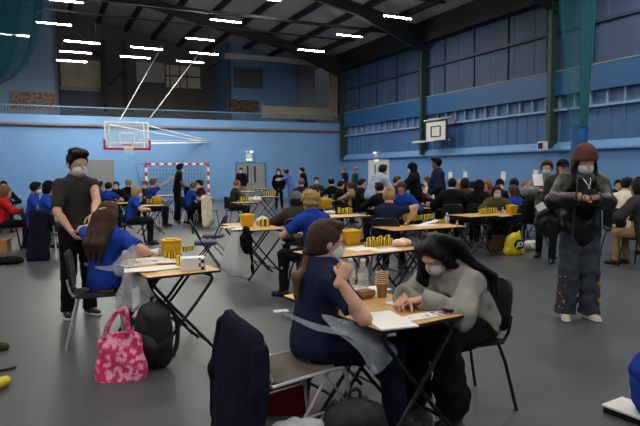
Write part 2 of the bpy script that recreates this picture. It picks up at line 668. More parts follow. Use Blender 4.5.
    if vox < .02:
        S.cap(hp(0, .088, .008), hp(0, .106, -.026), .009, .014, k=.014)
        for q in (-1, 1):
            S.ell(hp(q * .079, -.006, -.012), hr(.011, .02, .032), Mh, k=.008)
            S.cap(hp(q * .012, .086, .026), hp(q * .045, .076, .024), .010, .008, k=.014)
        S.ell(hp(0, .089, -.060), hr(.024, .010, .007), Mh, k=.01)
        S.ell(hp(0, .087, -.071), hr(.020, .010, .007), Mh, k=.008)
    S.cap(J['neck'] - t2 * .04, hp(0, -.02, -.07), .056, .052, k=.03)
    fl = (0, 1, 0)
    S.ell(J['pel'] + V3(0, 0, 0), (.155, .105, .12), k=.06)
    S.cap(J['pel'], J['waist'], .13, .122, flat=fl, fs=1.35, k=.06)
    S.cap(J['waist'], J['chest'], .122, .14, flat=fl, fs=1.4, k=.06)
    S.cap(SR, SL, .055, .055, k=.07)
    S.cap(J['sh'], J['neck'], .07, .06, k=.05)
    for (Sh, El, Wr) in ((SR, ER, WR), (SL, EL, WL)):
        S.chain([Sh, El], [.05, .041], k=.03)
        S.chain([El, El.lerp(Wr, .35), Wr], [.039, .040, .027], k=.015)
    for (Hi, Kn, An, T) in ((HR, kn[0], an[0], td[0]), (HL, kn[1], an[1], td[1])):
        S.chain([Hi, Kn], [.085, .056], k=.04)
        S.chain([Kn, Kn.lerp(An, .35), An], [.053, .055, .036], k=.02)
        S.cap(An - V3(0, 0, .03), An + T * .13 - V3(0, 0, .05), .036, .026, k=.02)
    parts = [S.mesh(vox)]
    hv = .0045 if Y < 4 else (.006 if Y < 8 else .0095)
    if hdir is None:
        hdir = [None, None]
    for i, (El, Wr) in enumerate(((ER, WR), (EL, WL))):
        if hdir[i] is None:
            d = (Wr - El).normalized()
            if kind == 'stand' and d.z < -.7:
                n = V3(-1 if i == 0 else 1, .3, 0)
            else:
                n = V3(0, -.2, -1)
        else:
            d, n = Vector(hdir[i][0]), Vector(hdir[i][1])
        cu = curl[i] if isinstance(curl[0], (tuple, list)) else curl
        parts.append(hand_sdf(Wr, d, n, i == 0, hv, curl=cu).mesh(hv))
        J['hand%d' % i] = Wr + d.normalized() * .09
        J['hd%d' % i] = d.normalized()
    npobj('body', parts, SKIN[skin], root)
    # ---------------- top
    w = (.0035 if near else .004) if wr is None else wr
    g = loose
    T = SDF()
    zb = J['pel'].z - (.05 if kind == 'sit' else .07)
    if coat: zb = J['pel'].z - (.10 if kind == 'sit' else .2)
    cl = [((0, 0, zb), (0, 0, -1))]
    ncl = [(J['neck'] + t2 * (.02 if not hood else .035), t2)]
    T.ell(J['pel'], (.158 + g, .108 + g, .15 + (.1 if coat else 0)), k=.06, clip=cl)
    T.cap(J['pel'], J['waist'], .134 + g, .127 + g, flat=fl, fs=1.33, k=.06, clip=cl)
    T.cap(J['waist'], J['chest'], .127 + g, .146 + g, flat=fl, fs=1.36, k=.06)
    T.cap(SR - V3(.02, 0, .012), SL + V3(.02, 0, -.012), .050 + g * .9, k=.08, clip=ncl)
    T.cap(J['neck'] - t2 * .01, SR - V3(.04, 0, -.005), .050 + g * .6, .042 + g * .8, k=.06, clip=ncl)
    T.cap(J['neck'] - t2 * .01, SL + V3(.04, 0, .005), .050 + g * .6, .042 + g * .8, k=.06, clip=ncl)
    T.cap(J['sh'], J['neck'], .078 + g, .066 + g * .6, k=.04, clip=ncl)
    if hood:
        T.cap(J['neck'] + V3(.06, -.07, .0), J['neck'] + V3(-.06, -.07, 0), .055, k=.04)
        T.cap(J['neck'] + V3(.07, -.02, .0), J['neck'] + V3(.05, .07, -.05), .032, k=.03)
        T.cap(J['neck'] + V3(-.07, -.02, .0), J['neck'] + V3(-.05, .07, -.05), .032, k=.03)
    for ai, (Sh, El, Wr) in enumerate(((SR, ER, WR), (SL, EL, WL))):
        slv = sleeve[ai] if isinstance(sleeve, tuple) else sleeve
        if slv == 'short' or isinstance(slv, float):
            e = Sh.lerp(El, .68 if slv == 'short' else slv)
            u = (El - Sh).normalized()
            T.chain([Sh, Sh.lerp(El, .95)], [.053 + g * .7, .047 + g * .9], k=.05, clip=[(e, u)])
        elif slv == 'long':
            u = (Wr - El).normalized()
            T.chain([Sh, El], [.054 + g * .8, .047 + g], k=.06)
            T.chain([El, Wr + u * .02], [.047 + g, .034 + g * .8], k=.03, clip=[(Wr + u * .012, u)])
        else:
            T.cap(Sh, Sh.lerp(El, .12), .057 + g, k=.035)
    npobj(topname, [T.mesh(vox, w if vox < .015 else 0)], FB[top] if isinstance(top, str) else top, root)
    # ---------------- trousers
    T = SDF()
    tw = wide
    T.ell(J['pel'], (.158, .110, .12), k=.05, clip=[((0, 0, J['pel'].z + .07), (0, 0, 1))])
    for (Hi, Kn, An) in ((HR, kn[0], an[0]), (HL, kn[1], an[1])):
        u = (An - Kn).normalized()
        T.chain([Hi, Kn], [.096 + tw * .2, .066 + tw * .6], k=.04)
        T.chain([Kn, An + u * .06], [.066 + tw * .6, .050 + tw], k=.02, clip=[(An + u * .02, u)])
    npobj('trousers', [T.mesh(vox, w * 1.2 if vox < .015 else 0)], FB[bot] if isinstance(bot, str) else bot, root)
    # ---------------- shoes
    for (An, T_) in zip(an, td):
        z0 = An.z - .085
        T = SDF()
        c0 = An + V3(0, 0, -.048) - T_ * .035
        c1 = An + V3(0, 0, -.058) + T_ * .145
        T.cap(c0, c1, .042, .036, k=.02, clip=[((0, 0, z0 + .004), (0, 0, -1))])
        T.cap(An + V3(0, 0, .0), An + V3(0, 0, -.04) + T_ * .04, .044, .042, k=.03, clip=[(An + V3(0, 0, .02), (0, 0, 1))])
        sh = npobj('shoe', [T.mesh(min(vox, .014))], SHOEM[shoes] if isinstance(shoes, str) else shoes, root)
        if sole:
            T = SDF()
            T.cap(c0 - V3(0, 0, .012), c1 - V3(0, 0, .006), .045, .041, k=.02, clip=[((0, 0, z0 + .003), (0, 0, -1)), ((0, 0, z0 + .028), (0, 0, 1))])
            npobj('sole', [T.mesh(min(vox, .008))], SOLEM, sh)
    # ---------------- hair
    if hat in ('beanie', 'cap') and hair in ('short', 'curly'):
        hair = 'bob'
    if hair:
        T = SDF()
        pc = hcl((0, .050, .026), (0, .80, -.60))
        gg = {'buzz': -.006, 'curly': .016}.get(hair, 0.004)
        T.ell(hp(0, -.014, .024), hr(.085 + gg, .102 + gg, .102 + gg), Mh, k=.02, clip=pc)
        if hair in ('short', 'curly'):
            T.ell(hp(0, .045, .105), hr(.06, .05, .025), Mh, k=.03)
        if hair in ('long', 'bob'):
            T.ell(hp(0, -.028, -.03), hr(.092, .085, .115), Mh, k=.03, clip=hcl((0, .035, 0), (0, 1, 0)))
        if hair == 'long':
            T.cap(hp(0, -.05, -.06), J['neck'] + V3(0, -.065, -.06), .085, .085, flat=hyv, fs=1.6, k=.03)
            T.cap(J['neck'] + V3(0, -.065, -.06), J['chest'] + V3(0, -.12, -.06), .085, .05, flat=hyv, fs=1.9, k=.03)
        if hair == 'pony':
            T.cap(hp(0, -.10, .02), hp(0, -.125, .0), .032, .03, k=.02)
            T.chain([hp(0, -.125, .0), hp(0, -.15, -.07), hp(0, -.135, -.20)], [.03, .034, .012], k=.02)
        if hair == 'bun':
            T.ell(hp(0, -.085, .095), hr(.045, .045, .04), Mh, k=.015)
        if hair_extra:
            hair_extra(T, hp, J)
        npobj('hair', [T.mesh(min(vox, .016), ((.012 if Y > 6.5 else .006) if hair == 'curly' else .0025) if vox < .015 else 0, 2.0)], HAIRM[hairc], root)
    if hat == 'beanie':
        T = SDF()
        T.ell(hp(0, -.016, .036), hr(.096, .112, .108), Mh, k=.02, clip=hcl((0, .05, .012), (0, .5, -.866)))
        T.ell(hp(0, -.014, .026), hr(.102, .118, .10), Mh, k=.01, clip=hcl((0, .05, .012), (0, .5, -.866)) + hcl((0, .05, .055), (0, -.45, .89)))
        npobj('beanie', [T.mesh(min(vox, .016), .002 if near else 0, 2.0)], FB[hatc], root)
    elif hat == 'cap':
        T = SDF()
        T.ell(hp(0, -.012, .04), hr(.094, .110, .09), Mh, k=.02, clip=hcl((0, .05, .03), (0, .2, -.98)))
        T.ell(hp(0, .11, .042), hr(.07, .07, .012), Mh, k=.01)
        npobj('cap', [T.mesh(min(vox, .012))], FB[hatc], root)
    elif hat == 'hood':
        T = SDF()
        T.ell(hp(0, -.03, .02), hr(.108, .118, .125), Mh, k=.02, clip=hcl((0, .06, 0), (0, 1, -.1)))
        T.cap(hp(0, -.05, -.06), J['neck'] + V3(0, -.05, -.02), .10, .10, k=.04)
        npobj('hood', [T.mesh(min(vox, .016))], FB[hatc], root)
    if mask:
        T = SDF()
        T.ell(hp(0, .046, -.050), hr(.0635, .064, .058), Mh, k=.01, clip=hcl((0, .026, 0), (0, -1, 0)) + hcl((0, .1, -.004), (0, .3, 1)))
        mo = npobj('face_mask', [T.mesh(min(vox, .012))], mask, root)
        if near:
            mb = MB()
            for q in (-1, 1):
                for zz in (-.02, -.075):
                    mb.tube([hp(q * .055, .045, zz), hp(q * .074, .02, zz * .6 - .012), hp(q * .083, -.012, -.01)], .0018, 5)
            mb.build('ear_loops', MASKM, mo)
    if near:
        for q in (-1, 1):
            e = MB()
            e.lathe((0, 0, 0), [(.002, -.0115), (.008, -.008), (.0118, 0), (.008, .008), (.002, .0115)], 12)
            eo = e.build('eye', EYEM, root, True, hp(q * .031, .0775, .012))
            i2 = MB()
            cI = (hyv * .0095)
            i2.lathe((0, 0, 0), [(.001, -.004), (.005, -.002), (.0055, 0), (.005, .002), (.001, .004)], 10)
            i2.build('iris', IRISM, eo, True, cI)
    J['loc'], J['rot'], J['root'], J['hp'], J['Y'] = loc, rot, root, hp, Y
    J['world'] = lambda p: loc + rot @ Vector(p)
    if kind == 'sit' and chair:
        cp = loc + Matrix.Rotation(-r_h + math.radians(chair_rz), 3, 'Z') @ V3(0, .08, 0)
        make_chair(chair, cp, -r_h + math.radians(chair_rz), clab or (chair_label(chair, label)))
    return J

# ------------------------------------------------------------------ furniture
BLKP = mat('black plastic', (17, 17, 18), .45, bump=.05)
BLKM = mat('black painted steel', (20, 20, 21), .4, .2)
CHROME = mat('chrome tube', (205, 205, 207), .32, .65)
BLUEPAD = mat('blue grey vinyl pad', (54, 56, 88), .6, var=.1)
GREYSEAT = mat('grey brown seat fabric', (92, 86, 80), .9, var=.1)

def _rect(w, h, r, n=4):
    out = []
    for q, (sx, sy) in enumerate(((1, 1), (-1, 1), (-1, -1), (1, -1))):
        for i in range(n + 1):
            a = (q + i / n) * PI / 2
            out.append((sx * (w / 2 - r) + r * math.cos(a), sy * (h / 2 - r) + r * math.sin(a)))
    return out

def proto_chair(style):
    root = thing('plastic_chair' if style != 'fold' else 'folding_chair', 'chair', 'chair')
    if style in ('black', 'chrome'):
        lm = BLKM if style == 'black' else CHROME
        m = MB()
        rings = []
        for z, k in ((.425, .90), (.432, 1.0), (.445, 1.0), (.452, .93)):
            rings.append([Vector((x * k, y * k + .0, z - .10 * max(0, abs(y) - .19))) for x, y in _rect(.43, .42, .07)])
        m.loft(rings)
        m.build('seat', BLKP if style == 'black' else mat('dark grey seat', (34, 35, 38), .6), root, True)
        m = MB()
        rings = []
        for dy, k in ((-.012, .95), (0, 1.0), (.012, .95)):
            r = []
            for x, z in _rect(.43, .34, .09):
                x, z = x * k, z * k
                r.append(Vector((x, -.215 - .10 * (z + .17) + dy + .35 * x * x, .66 + z)))
            rings.append(r)
        m.loft(rings)
        b = m.build('backrest', BLKP, root, True)
        for q in (-1, 1):
            MB().tube([(q * .17, -.14, .43), (q * .19, -.21, .46), (q * .19, -.235, .60)], .011, 7, smooth=1).build('back_support', lm, root, True)
            MB().tube([(q * .12, .14, .425), (q * .185, .17, .41), (q * .225, .225, 0)], .011, 7, smooth=1).build('leg', lm, root, True)
            MB().tube([(q * .12, -.14, .425), (q * .185, -.17, .41), (q * .225, -.26, 0)], .011, 7, smooth=1).build('leg', lm, root, True)
    else:
        m = MB()
        m.loft([[Vector((x * k, y * k + .02, z)) for x, y in _rect(.39, .39, .08)] for z, k in ((.42, .93), (.43, 1), (.466, 1), (.482, .93), (.487, .7))])
        m.build('seat', BLUEPAD, root, True)
        m = MB()
        rings = []
        for dy, k in ((-.014, .93), (-.006, 1.0), (.012, 1.0), (.020, .93)):
            rings.append([Vector((x * k, -.215 - .16 * z + dy + .4 * x * x, .72 + z * k)) for x, z in _rect(.38, .21, .07)])
        m.loft(rings)
        m.build('backrest', BLUEPAD, root, True)
        for q in (-1, 1):
            MB().tube([(q * .205, .27, 0), (q * .205, -.03, .44), (q * .205, -.22, .80), (q * .16, -.235, .845), (q * .0, -.237, .85)], .011, 7, smooth=1).build('leg', BLKM, root, True)
            MB().tube([(q * .18, -.27, 0), (q * .18, .10, .42), (q * .18, .18, .44)], .010, 7).build('leg', BLKM, root, True)
        MB().tube([(-.205, .17, .15), (.205, .17, .15)], .007, 6).build('stretcher', BLKM, root, True)
        MB().tube([(-.18, -.19, .09), (.18, -.19, .09)], .007, 6).build('stretcher', BLKM, root, True)
    if style == 'fold':
        root.scale = (.9, .9, .9)
    return root

def make_chair(style, loc, rz, label):
    if style not in CHAIRS:
        p = proto_chair(style)
        p.location = loc
        p.rotation_euler = (0, 0, rz)
        p['label'] = label
        CHAIRS[style] = p
        return p
    return dup(CHAIRS[style], loc, rz, label)

WOOD = mat('pale wood laminate', (196, 152, 92), .42, var=.12, scale=6, stretch=(1, 9, 1))
EDGE = mat('dark table edge', (26, 24, 22), .5)
_TP = {}
def exam_table(corner, rz, label, w=.6, d=.6, h=.71):
    """corner: world position of the front left corner; rz: direction of the front edge"""
    X, Yv = Vector((math.cos(rz), math.sin(rz), 0)), Vector((-math.sin(rz), math.cos(rz), 0))
    c = Vector((corner[0], corner[1], 0)) + X * w / 2 + Yv * d / 2
    key = (w, d)
    if key in _TP:
        return dup(_TP[key], c, rz, label)
    t = thing('folding_desk', label, 'table', c, rz)
    m = MB()
    m.rbox((0, 0, h - .009), (w, d, .018), .02)
    tt = m.build('tabletop', WOOD, t, True)
    m = MB()
    r1 = [[Vector((x, y, z)) for x, y in _rect(w + .006, d + .006, .022)] for z in (h - .019, h - .002)]
    m.loft(r1, caps=False)
    m.build('edge_band', EDGE, tt, False)
    for yy, k in ((-d / 2 + .05, 1), (d / 2 - .05, 1)):
        for q in (-1, 1):
            y2 = yy + (.022 if q > 0 else 0) * (1 if yy < 0 else -1)
            MB().tube([(-q * (w / 2 - .13), y2, h - .02), (-q * (w / 2 - .05), y2, h - .05), (-q * (w / 2 - .09), y2, h - .13), (q * (w / 2 - .02), y2, .012)], .013, 7, smooth=1).build('leg', BLKM, t, True)
    for q in (-1, 1):
        MB().tube([(q * (w / 2 - .13), -d / 2 + .06, .13), (q * (w / 2 - .13), d / 2 - .06, .13)], .010, 6).build('crossbar', BLKM, t, True)
    MB().box((0, 0, h - .03), (w * .8, .03, .02)).build('rail', BLKM, t)
    _TP[key] = t
    return t
TH = .7105

# ------------------------------------------------------------------ the hall
def hb(m, a0, a1, d0, d1, z0, z1, mi=0):
    return m.hexa([H(a0, d0, z0), H(a1, d0, z0), H(a1, d1, z0), H(a0, d1, z0), H(a0, d0, z1), H(a1, d0, z1), H(a1, d1, z1), H(a0, d1, z1)], mi)

def hbox(name, a0, a1, d0, d1, z0, z1, m, parent=None):
    return hb(MB(), a0, a1, d0, d1, z0, z1).build(name, m, parent)

LL, DF = -20.0, -11.0
floor_m = mat('sports floor vinyl', (68, 72, 77), .42, var=.07, scale=1.3, bump=.06, bscale=60, spec=.35)
blue_wall = mat('painted blue block wall', (97, 138, 184), .6, var=.05, scale=.8, bump=.05, bscale=12)
blue_side = mat('painted blue side wall', (92, 134, 186), .6, var=.06, scale=.7, bump=.05, bscale=12)
clad = mat('blue cladding sheet', (62, 98, 144), .55, var=.06, scale=1.0)
clad_up = mat('shade darkened blue upper cladding', (48, 68, 100), .6, var=.08, scale=1.0)  # weaker light high on the wall put into a darker, duller blue
band_m = mat('deep blue band', (34, 82, 130), .5, var=.04)
steel_m = mat('dark green painted steel', (30, 40, 40), .55, var=.08)
col_m = mat('green painted column', (38, 60, 54), .55, var=.08)
roof_m = mat('grey roof lining', (164, 161, 156), .8, var=.08, scale=1.5)
purl_m = mat('dark purlin steel', (30, 32, 33), .6)
dark_m = mat('dark void paint', (42, 43, 44), .8, var=.1)
brown_m = mat('brown ledge board', (112, 92, 84), .6)
rail_m = mat('pale blue rail paint', (80, 116, 146), .5)
grey_m = mat('grey door paint', (124, 126, 128), .5, var=.04)
white_m = mat('white gloss paint', (205, 206, 204), .45)
beige_m = mat('beige plaster', (176, 164, 148), .7, var=.06, scale=2)
red_m = mat('red gloss paint', (168, 34, 40), .45)

struct(hbox('floor', LL, LR + .5, DF, 38.5, -.12, 0, floor_m))
struct(hbox('wall_right', LR, LR + .3, DF, DB, 0, 2.14, blue_side))
struct(hbox('wall_back', LL, LR + .3, DB, DB + .3, 0, 3.76, blue_wall))
struct(hbox('wall_left', LL - .3, LL, DF, 38.5, 0, 8.2, blue_wall))
struct(hbox('wall_front', LL, LR, DF - .3, DF, 0, 11.5, blue_wall))
# sloping sill, cladding, rails and band on the right wall
m = MB()
pr = [(LR - .16, 2.12), (LR - .16, 2.18), (LR + .02, 2.42), (LR + .3, 2.42), (LR + .3, 2.12)]
m.loft([[H(a, d, z) for a, z in pr] for d in (DF, DB)])
struct(m.build('trim_1', mat('pale blue sill', (100, 142, 192), .55, var=.06), None))
def corrug(name, z0, z1, mt, step, dep, a0):
    m = MB()
    n = int((DB - DF) / step)
    line = []
    for i in range(n + 1):
        d = DB - i * step
        for q, o in ((0, 0), (.35, 0), (.42, dep), (.58, dep), (.65, 0)):
            line.append((a0 - o, d - q * step))
    m.loft([[H(a, d, z) for a, d in line] for z in (z0, z1)], caps=False, closed=False)
    hb(m, a0 + .05, a0 + .3, DF, DB, z0, z1)
    return struct(m.build(name, mt))
corrug('wall_right_cladding', 2.42, 3.50, clad, .5, .035, LR + .06)
struct(hbox('trim_2', LR - .10, LR + .1, DF, DB, 3.48, 3.56, mat('blue grey rail', (120, 150, 186), .5)))
corrug('wall_right_louvre', 3.56, 4.02, mat('slate blue panel', (84, 112, 150), .6, var=.1), .33, .02, LR + .16)
m = MB()
d = DB - .3
while d > DF:
    hb(m, LR + .02, LR + .14, d - .03, d + .03, 3.56, 4.02); d -= .62
struct(m.build('trim_3', mat('pale blue stud', (112, 140, 176), .5)))
struct(hbox('trim_4', LR - .08, LR + .3, DF, DB, 4.02, 4.83, band_m))
struct(hbox('trim_5', LR - .10, LR + .3, DF, DB, 4.83, 4.87, mat('olive edge strip', (120, 128, 112), .6)))
corrug('wall_right_upper', 4.87, 7.4, clad_up, 1.0, .02, LR + .05)
struct(hbox('trim_6', LR - .08, LR + .1, DF, DB, 6.14, 6.24, mat('dark blue rail', (34, 48, 76), .6)))
m = MB()
d = DB - 1.9
while d > DF:
    hb(m, LR - .02, LR + .08, d - .04, d + .04, 4.87, 7.3); d -= 1.9
struct(m.build('trim_7', mat('dark blue joint strip', (36, 52, 80), .6)))
struct(hbox('trim_8', LR - .45, LR + .3, DF, DB, 7.25, 8.2, mat('near black eave steel', (22, 25, 27), .7)))
# columns and portal frames
APX = -2.0
def roofz(a):
    return 8.15 + .2 * (LR - a) if a > APX else 8.15 + .2 * (LR - APX) - .2 * (APX - a)
for d in (29.9, 22.05, 14.6, 7.1, -.5, -8):
    m = MB()
    hb(m, LR - .34, LR - .31, d - .085, d + .085, 2.2, 7.5)
    hb(m, LR - .32, LR - .02, d - .015, d + .015, 2.2, 7.5)
    hb(m, LR - .02, LR + .02, d - .085, d + .085, 2.2, 7.5)
    struct(m.build('column', col_m))
    m = MB()
    def girder(a0, a1, dep0, dep1):
        for w0, w1, t in ((-.10, .10, 'b'), (-.012, .012, 'w'), (-.10, .10, 't')):
            ps = []
            for a, dp in ((a0, dep0), (a1, dep1)):
                zt = roofz(a) - .22
                lo_, hi_ = {'b': (zt - dp, zt - dp + .03), 'w': (zt - dp, zt), 't': (zt - .03, zt)}[t]
                ps.append([H(a, d + w0, lo_), H(a, d + w1, lo_), H(a, d + w1, hi_), H(a, d + w0, hi_)])
            m.loft(ps)
    girder(LR - .02, LR - 3.6, 1.15, .5)
    girder(LR - 3.6, APX, .5, .5)
    girder(APX, LL, .5, .6)
    struct(m.build('roof_rafter', steel_m))
# roof lining and purlins
m = MB()
for a0, a1 in ((LR + .3, APX), (APX, LL)):
    m.hexa([H(a0, DF, roofz(a0)), H(a1, DF, roofz(a1)), H(a1, 38.5, roofz(a1)), H(a0, 38.5, roofz(a0)),
            H(a0, DF, roofz(a0) + .1), H(a1, DF, roofz(a1) + .1), H(a1, 38.5, roofz(a1) + .1), H(a0, 38.5, roofz(a0) + .1)])
struct(m.build('ceiling', roof_m))
a = LR - 1.5
while a > LL + .5:
    m = MB()
    z = roofz(a)
    hb(m, a - .11, a + .11, DF, 38, z - .22, z - .01)
    struct(m.build('roof_purlin', purl_m))
    a -= 1.6
# gable above the gallery
GB = 34.0
def ad(px, py, d):
    p = onback(px, py, d)
    return p.dot(CX), p.z
def brect(name, x0, y0, x1, y1, d, mt, thick=.06, parent=None):
    a0, z1 = ad(x0, y0, d); a1, z0 = ad(x1, y1, d)
    z0_ = (ad(x0, y1, d)[1] + z0) / 2
    z1_ = (ad(x1, y0, d)[1] + z1) / 2
    return hbox(name, min(a0, a1), max(a0, a1), d, d + thick, min(z0_, z1_), max(z0_, z1_), mt, parent)
gwall = mat('grey blue gallery wall', (98, 122, 148), .7, var=.05, scale=1)
gwall2 = mat('blue gallery wall', (86, 118, 156), .7, var=.05, scale=1)
gdark = mat('grey gallery recess wall', (84, 82, 78), .8, var=.12, scale=1.2)
struct(hbox('gallery_floor', LL, LR + .3, DB + .3, 38.5, 3.6, 3.84, dark_m))
struct(hbox('gallery_parapet', LL, LR, DB - .02, DB + .22, 3.86, 4.26, blue_wall))
struct(hbox('trim_9', LL, LR, DB - .16, DB + .25, 3.76, 3.86, brown_m))
struct(hbox('trim_10', LL, LR, DB + .03, DB + .10, 4.66, 4.71, rail_m))
m = MB()
a = LL
while a < LR:
    hb(m, a - .012, a + .012, DB + .05, DB + .075, 4.26, 4.66); a += .13
struct(m.build('gallery_balusters', mat('grey baluster paint', (62, 76, 90), .5)))
aL, aR, aN = ad(57.5, 60, GB)[0], ad(228, 60, GB)[0], ad(296, 60, GB)[0]
struct(hbox('gallery_wall_left', LL, aL, GB, GB + .2, 3.84, 12, gwall))
struct(hbox('gallery_wall_side', aL - .2, aL, GB, 38, 3.84, 12, gwall))
struct(hbox('gallery_wall_centre', aR, aN, GB, GB + .2, 3.84, 12, gwall2))
struct(hbox('gallery_wall_return', aR, aR + .2, GB, 38, 3.84, 12, gwall2))
struct(hbox('gallery_wall_right', aN, LR + .3, GB + .6, GB + .8, 3.84, 12, mat('lamplit grey gallery wall', (120, 132, 142), .7, var=.06, scale=1)))  # paler grey stands in for the lamp glow in this niche
struct(hbox('gallery_wall_recess', LL, aR + .5, 37.8, 38, 3.84, 12, gdark))
struct(brect('gallery_dado', 262, 107, 334, 119, GB - .08, beige_m, .06))
struct(brect('gallery_pillar', 331, 62, 337, 117, GB - .3, beige_m, .3))
struct(brect('gallery_column', 101, 40, 108, 112, 36.5, dark_m, .3))
struct(brect('gallery_column', 122, 40, 128, 108, 36.5, dark_m, .3))
struct(brect('gallery_beam', 60, 87, 101, 91, 37.4, grey_m, .3))
struct(brect('gallery_panel', 60, 60, 101, 87, 37.6, mat('cream wall panel', (170, 160, 138), .7, var=.12, scale=2), .1))
struct(brect('gallery_panel', 60, 91, 101, 112, 37.6, mat('slate wall panel', (74, 78, 92), .7), .1))
struct(brect('gallery_panel', 136, 62, 165, 82, 37.6, mat('light grey wall panel', (150, 148, 144), .7, var=.1), .1))
w = struct(brect('window_1', 166, 66, 202, 88, 37.6, mat('dull cream window', (176, 168, 148), .3), .1))
for x in (170, 180, 187, 201):
    struct(brect('window_mullion', x - .6, 66, x + .6, 88, 37.5, dark_m, .1, w))
struct(brect('window_mullion', 166, 76, 202, 77, 37.5, dark_m, .1, w))
struct(brect('trim_11', 60, 50, 101, 53, 37.0, dark_m, .2))
tag(brect('vent_panel', 233.5, 68.5, 263, 88, GB - .06, mat('grey slatted vent', (72, 70, 68), .7, var=.1), .06), 'dark grey rectangular vent panel high on the blue gallery wall', 'vent panel')
tag(brect('photo_mosaic', 10, 92, 57, 109, GB - .06, two_tone('brown cream photo mosaic', (60, 40, 34), (124, 100, 86), 'voronoi', 9, .45, soft=.25), .06), 'brown and cream mosaic mural on the left gallery wall', 'mural')
tag(brect('pin_board', 230.5, 100, 259, 112, GB - .06, two_tone('dark colourful board', (38, 28, 28), (110, 78, 50), 'voronoi', 10, .56, soft=.08), .06), 'dark notice board with coloured spots on the gallery wall', 'notice board')
tag(brect('gallery_door', 226, 80, 230, 133, GB - .12, mat('dark red door', (84, 44, 46), .6), .1), 'narrow dark red door at the edge of the gallery recess', 'door')  # narrow door reaching down to the gallery floor
struct(brect('trim_12', 338, 62, 343, 120, GB - .1, mat('brown frame', (70, 58, 52), .6), .08))
# long grey girder at the right of the gallery
struct(hbox('gallery_girder', ad(225, 58, 30.4)[0], LR, 30.3, 30.6, 7.55, 7.85, mat('grey girder', (104, 108, 110), .6)))
struct(hbox('curtain_track', LL, LR - .5, 23.6, 23.75, 8.0, 8.12, purl_m))
for d, z in ((27.0, 8.3), (19.4, 8.3)):
    struct(hbox('cable_tray', LL, LR - 1, d, d + .12, z, z + .06, purl_m))
# diagonal braces under the roof
for (x0, y0, x1, y1, d0, d1) in ((70, 28, 92, 42, 30, 30), (108, 86, 126, 68, 36, 36), (207, 70, 222, 60, 33, 33), (262, 40, 330, 55, 30, 27)):
    p, q = onback(x0, y0, d0), onback(x1, y1, d1)
    struct(MB().tube([p, q], .07, 6).build('roof_brace', steel_m))

# doors
def door_leafs(idx, x0, x1, ytop, wallfn, inward, mt, nleaf, label):
    p0, p1 = wallfn(x0, ytop), wallfn(x1, ytop)
    zt = (p0.z + p1.z) / 2
    p0.z = p1.z = 0
    X = (p1 - p0); W = X.length; X.normalize()
    N = inward
    r = struct(MB().box((p0 + p1) / 2 + UP * (zt / 2) + N * .015, (W + .14, .05, zt + .10), 0, ax=(X, N, UP)).build('door_%d' % idx, mat('blue door frame', (58, 92, 140), .5) if idx == 1 else mt))
    for k in range(nleaf):
        c = p0 + X * (W * (k + .5) / nleaf) + N * .05
        l = struct(MB().box(c + UP * (zt / 2 + .005), (W / nleaf - .02, .04, zt - .02), 0, ax=(X, N, UP)).build('door_leaf', mt, r))
        if nleaf == 2:
            s = -1 if k else 1
            struct(MB().box(c + X * (W * .12 * s) + N * .022 + UP * 1.35, (.10, .02, .9), 0, ax=(X, N, UP)).build('vision_panel', mat('dark glass', (40, 44, 48), .15), l))
            struct(MB().box(c + X * (W * .19 * s) + N * .04 + UP * 1.0, (.04, .05, .3), 0, ax=(X, N, UP)).build('door_handle', CHROME, l))
    return r
INB, INR = -AX, -CX
door_leafs(1, 236.5, 264.5, 163.5, onback, INB, grey_m, 2, '')
door_leafs(2, 89, 112, 161, onback, INB, mat('mid grey door', (110, 112, 114), .6), 1, '')
door_leafs(3, 369.5, 388.5, 160.5, onright, INR, white_m, 2, '')

# emergency lights above doors
lampglow = mat('lit emergency lamp', (235, 240, 225), .3, emit=1.2)
def emergency(p, N, X, label):
    t = thing('emergency_light', label, 'emergency light', p)
    MB().box(N * .06, (.34, .12, .22), 0, ax=(X, N, UP)).build('housing', white_m, t)
    for q in (-1, 1):
        m = MB(); m.lathe((0, 0, 0), [(.02, -.05), (.09, -.04), (.10, 0), (.09, .04), (.02, .05)], 12)
        m.build('lamp_head', lampglow if q > 0 else white_m, t, True, X * (.14 * q) + UP * .2 + N * .1)
    MB().box(N * .10 - UP * .22, (.36, .04, .14), 0, ax=(X, N, UP)).build('exit_sign_plate', mat('pale green lit sign', (190, 220, 190), .4, emit=.6), t)
emergency(onback(248.5, 155.5), INB, CX, 'white twin-lamp emergency light above the grey double doors')
emergency(onright(378, 156.5), INR, AX, 'white twin-lamp emergency light above the white double doors')

# papers pinned on the walls
paper_m = mat('white paper', (222, 222, 220), .7)
for (x, y, w, h, lab) in ((450.5, 176, .17, .36, 'white paper notice on the right wall, leftmost of the wall notices'), (465.5, 175.5, .16, .32, 'white paper notice on the right wall, second from the left'), (503.5, 176, .16, .34, 'white paper notice on the right wall above the seated crowd'), (536, 174, .15, .30, 'white paper notice on the right wall beside the curly-haired standing person')):
    p = onright(x, y)
    tag(MB().box(p + INR * .012, (w * 1.5, .012, h), 0, ax=(AX, INR, UP)).build('wall_notice', paper_m), lab, 'notice')
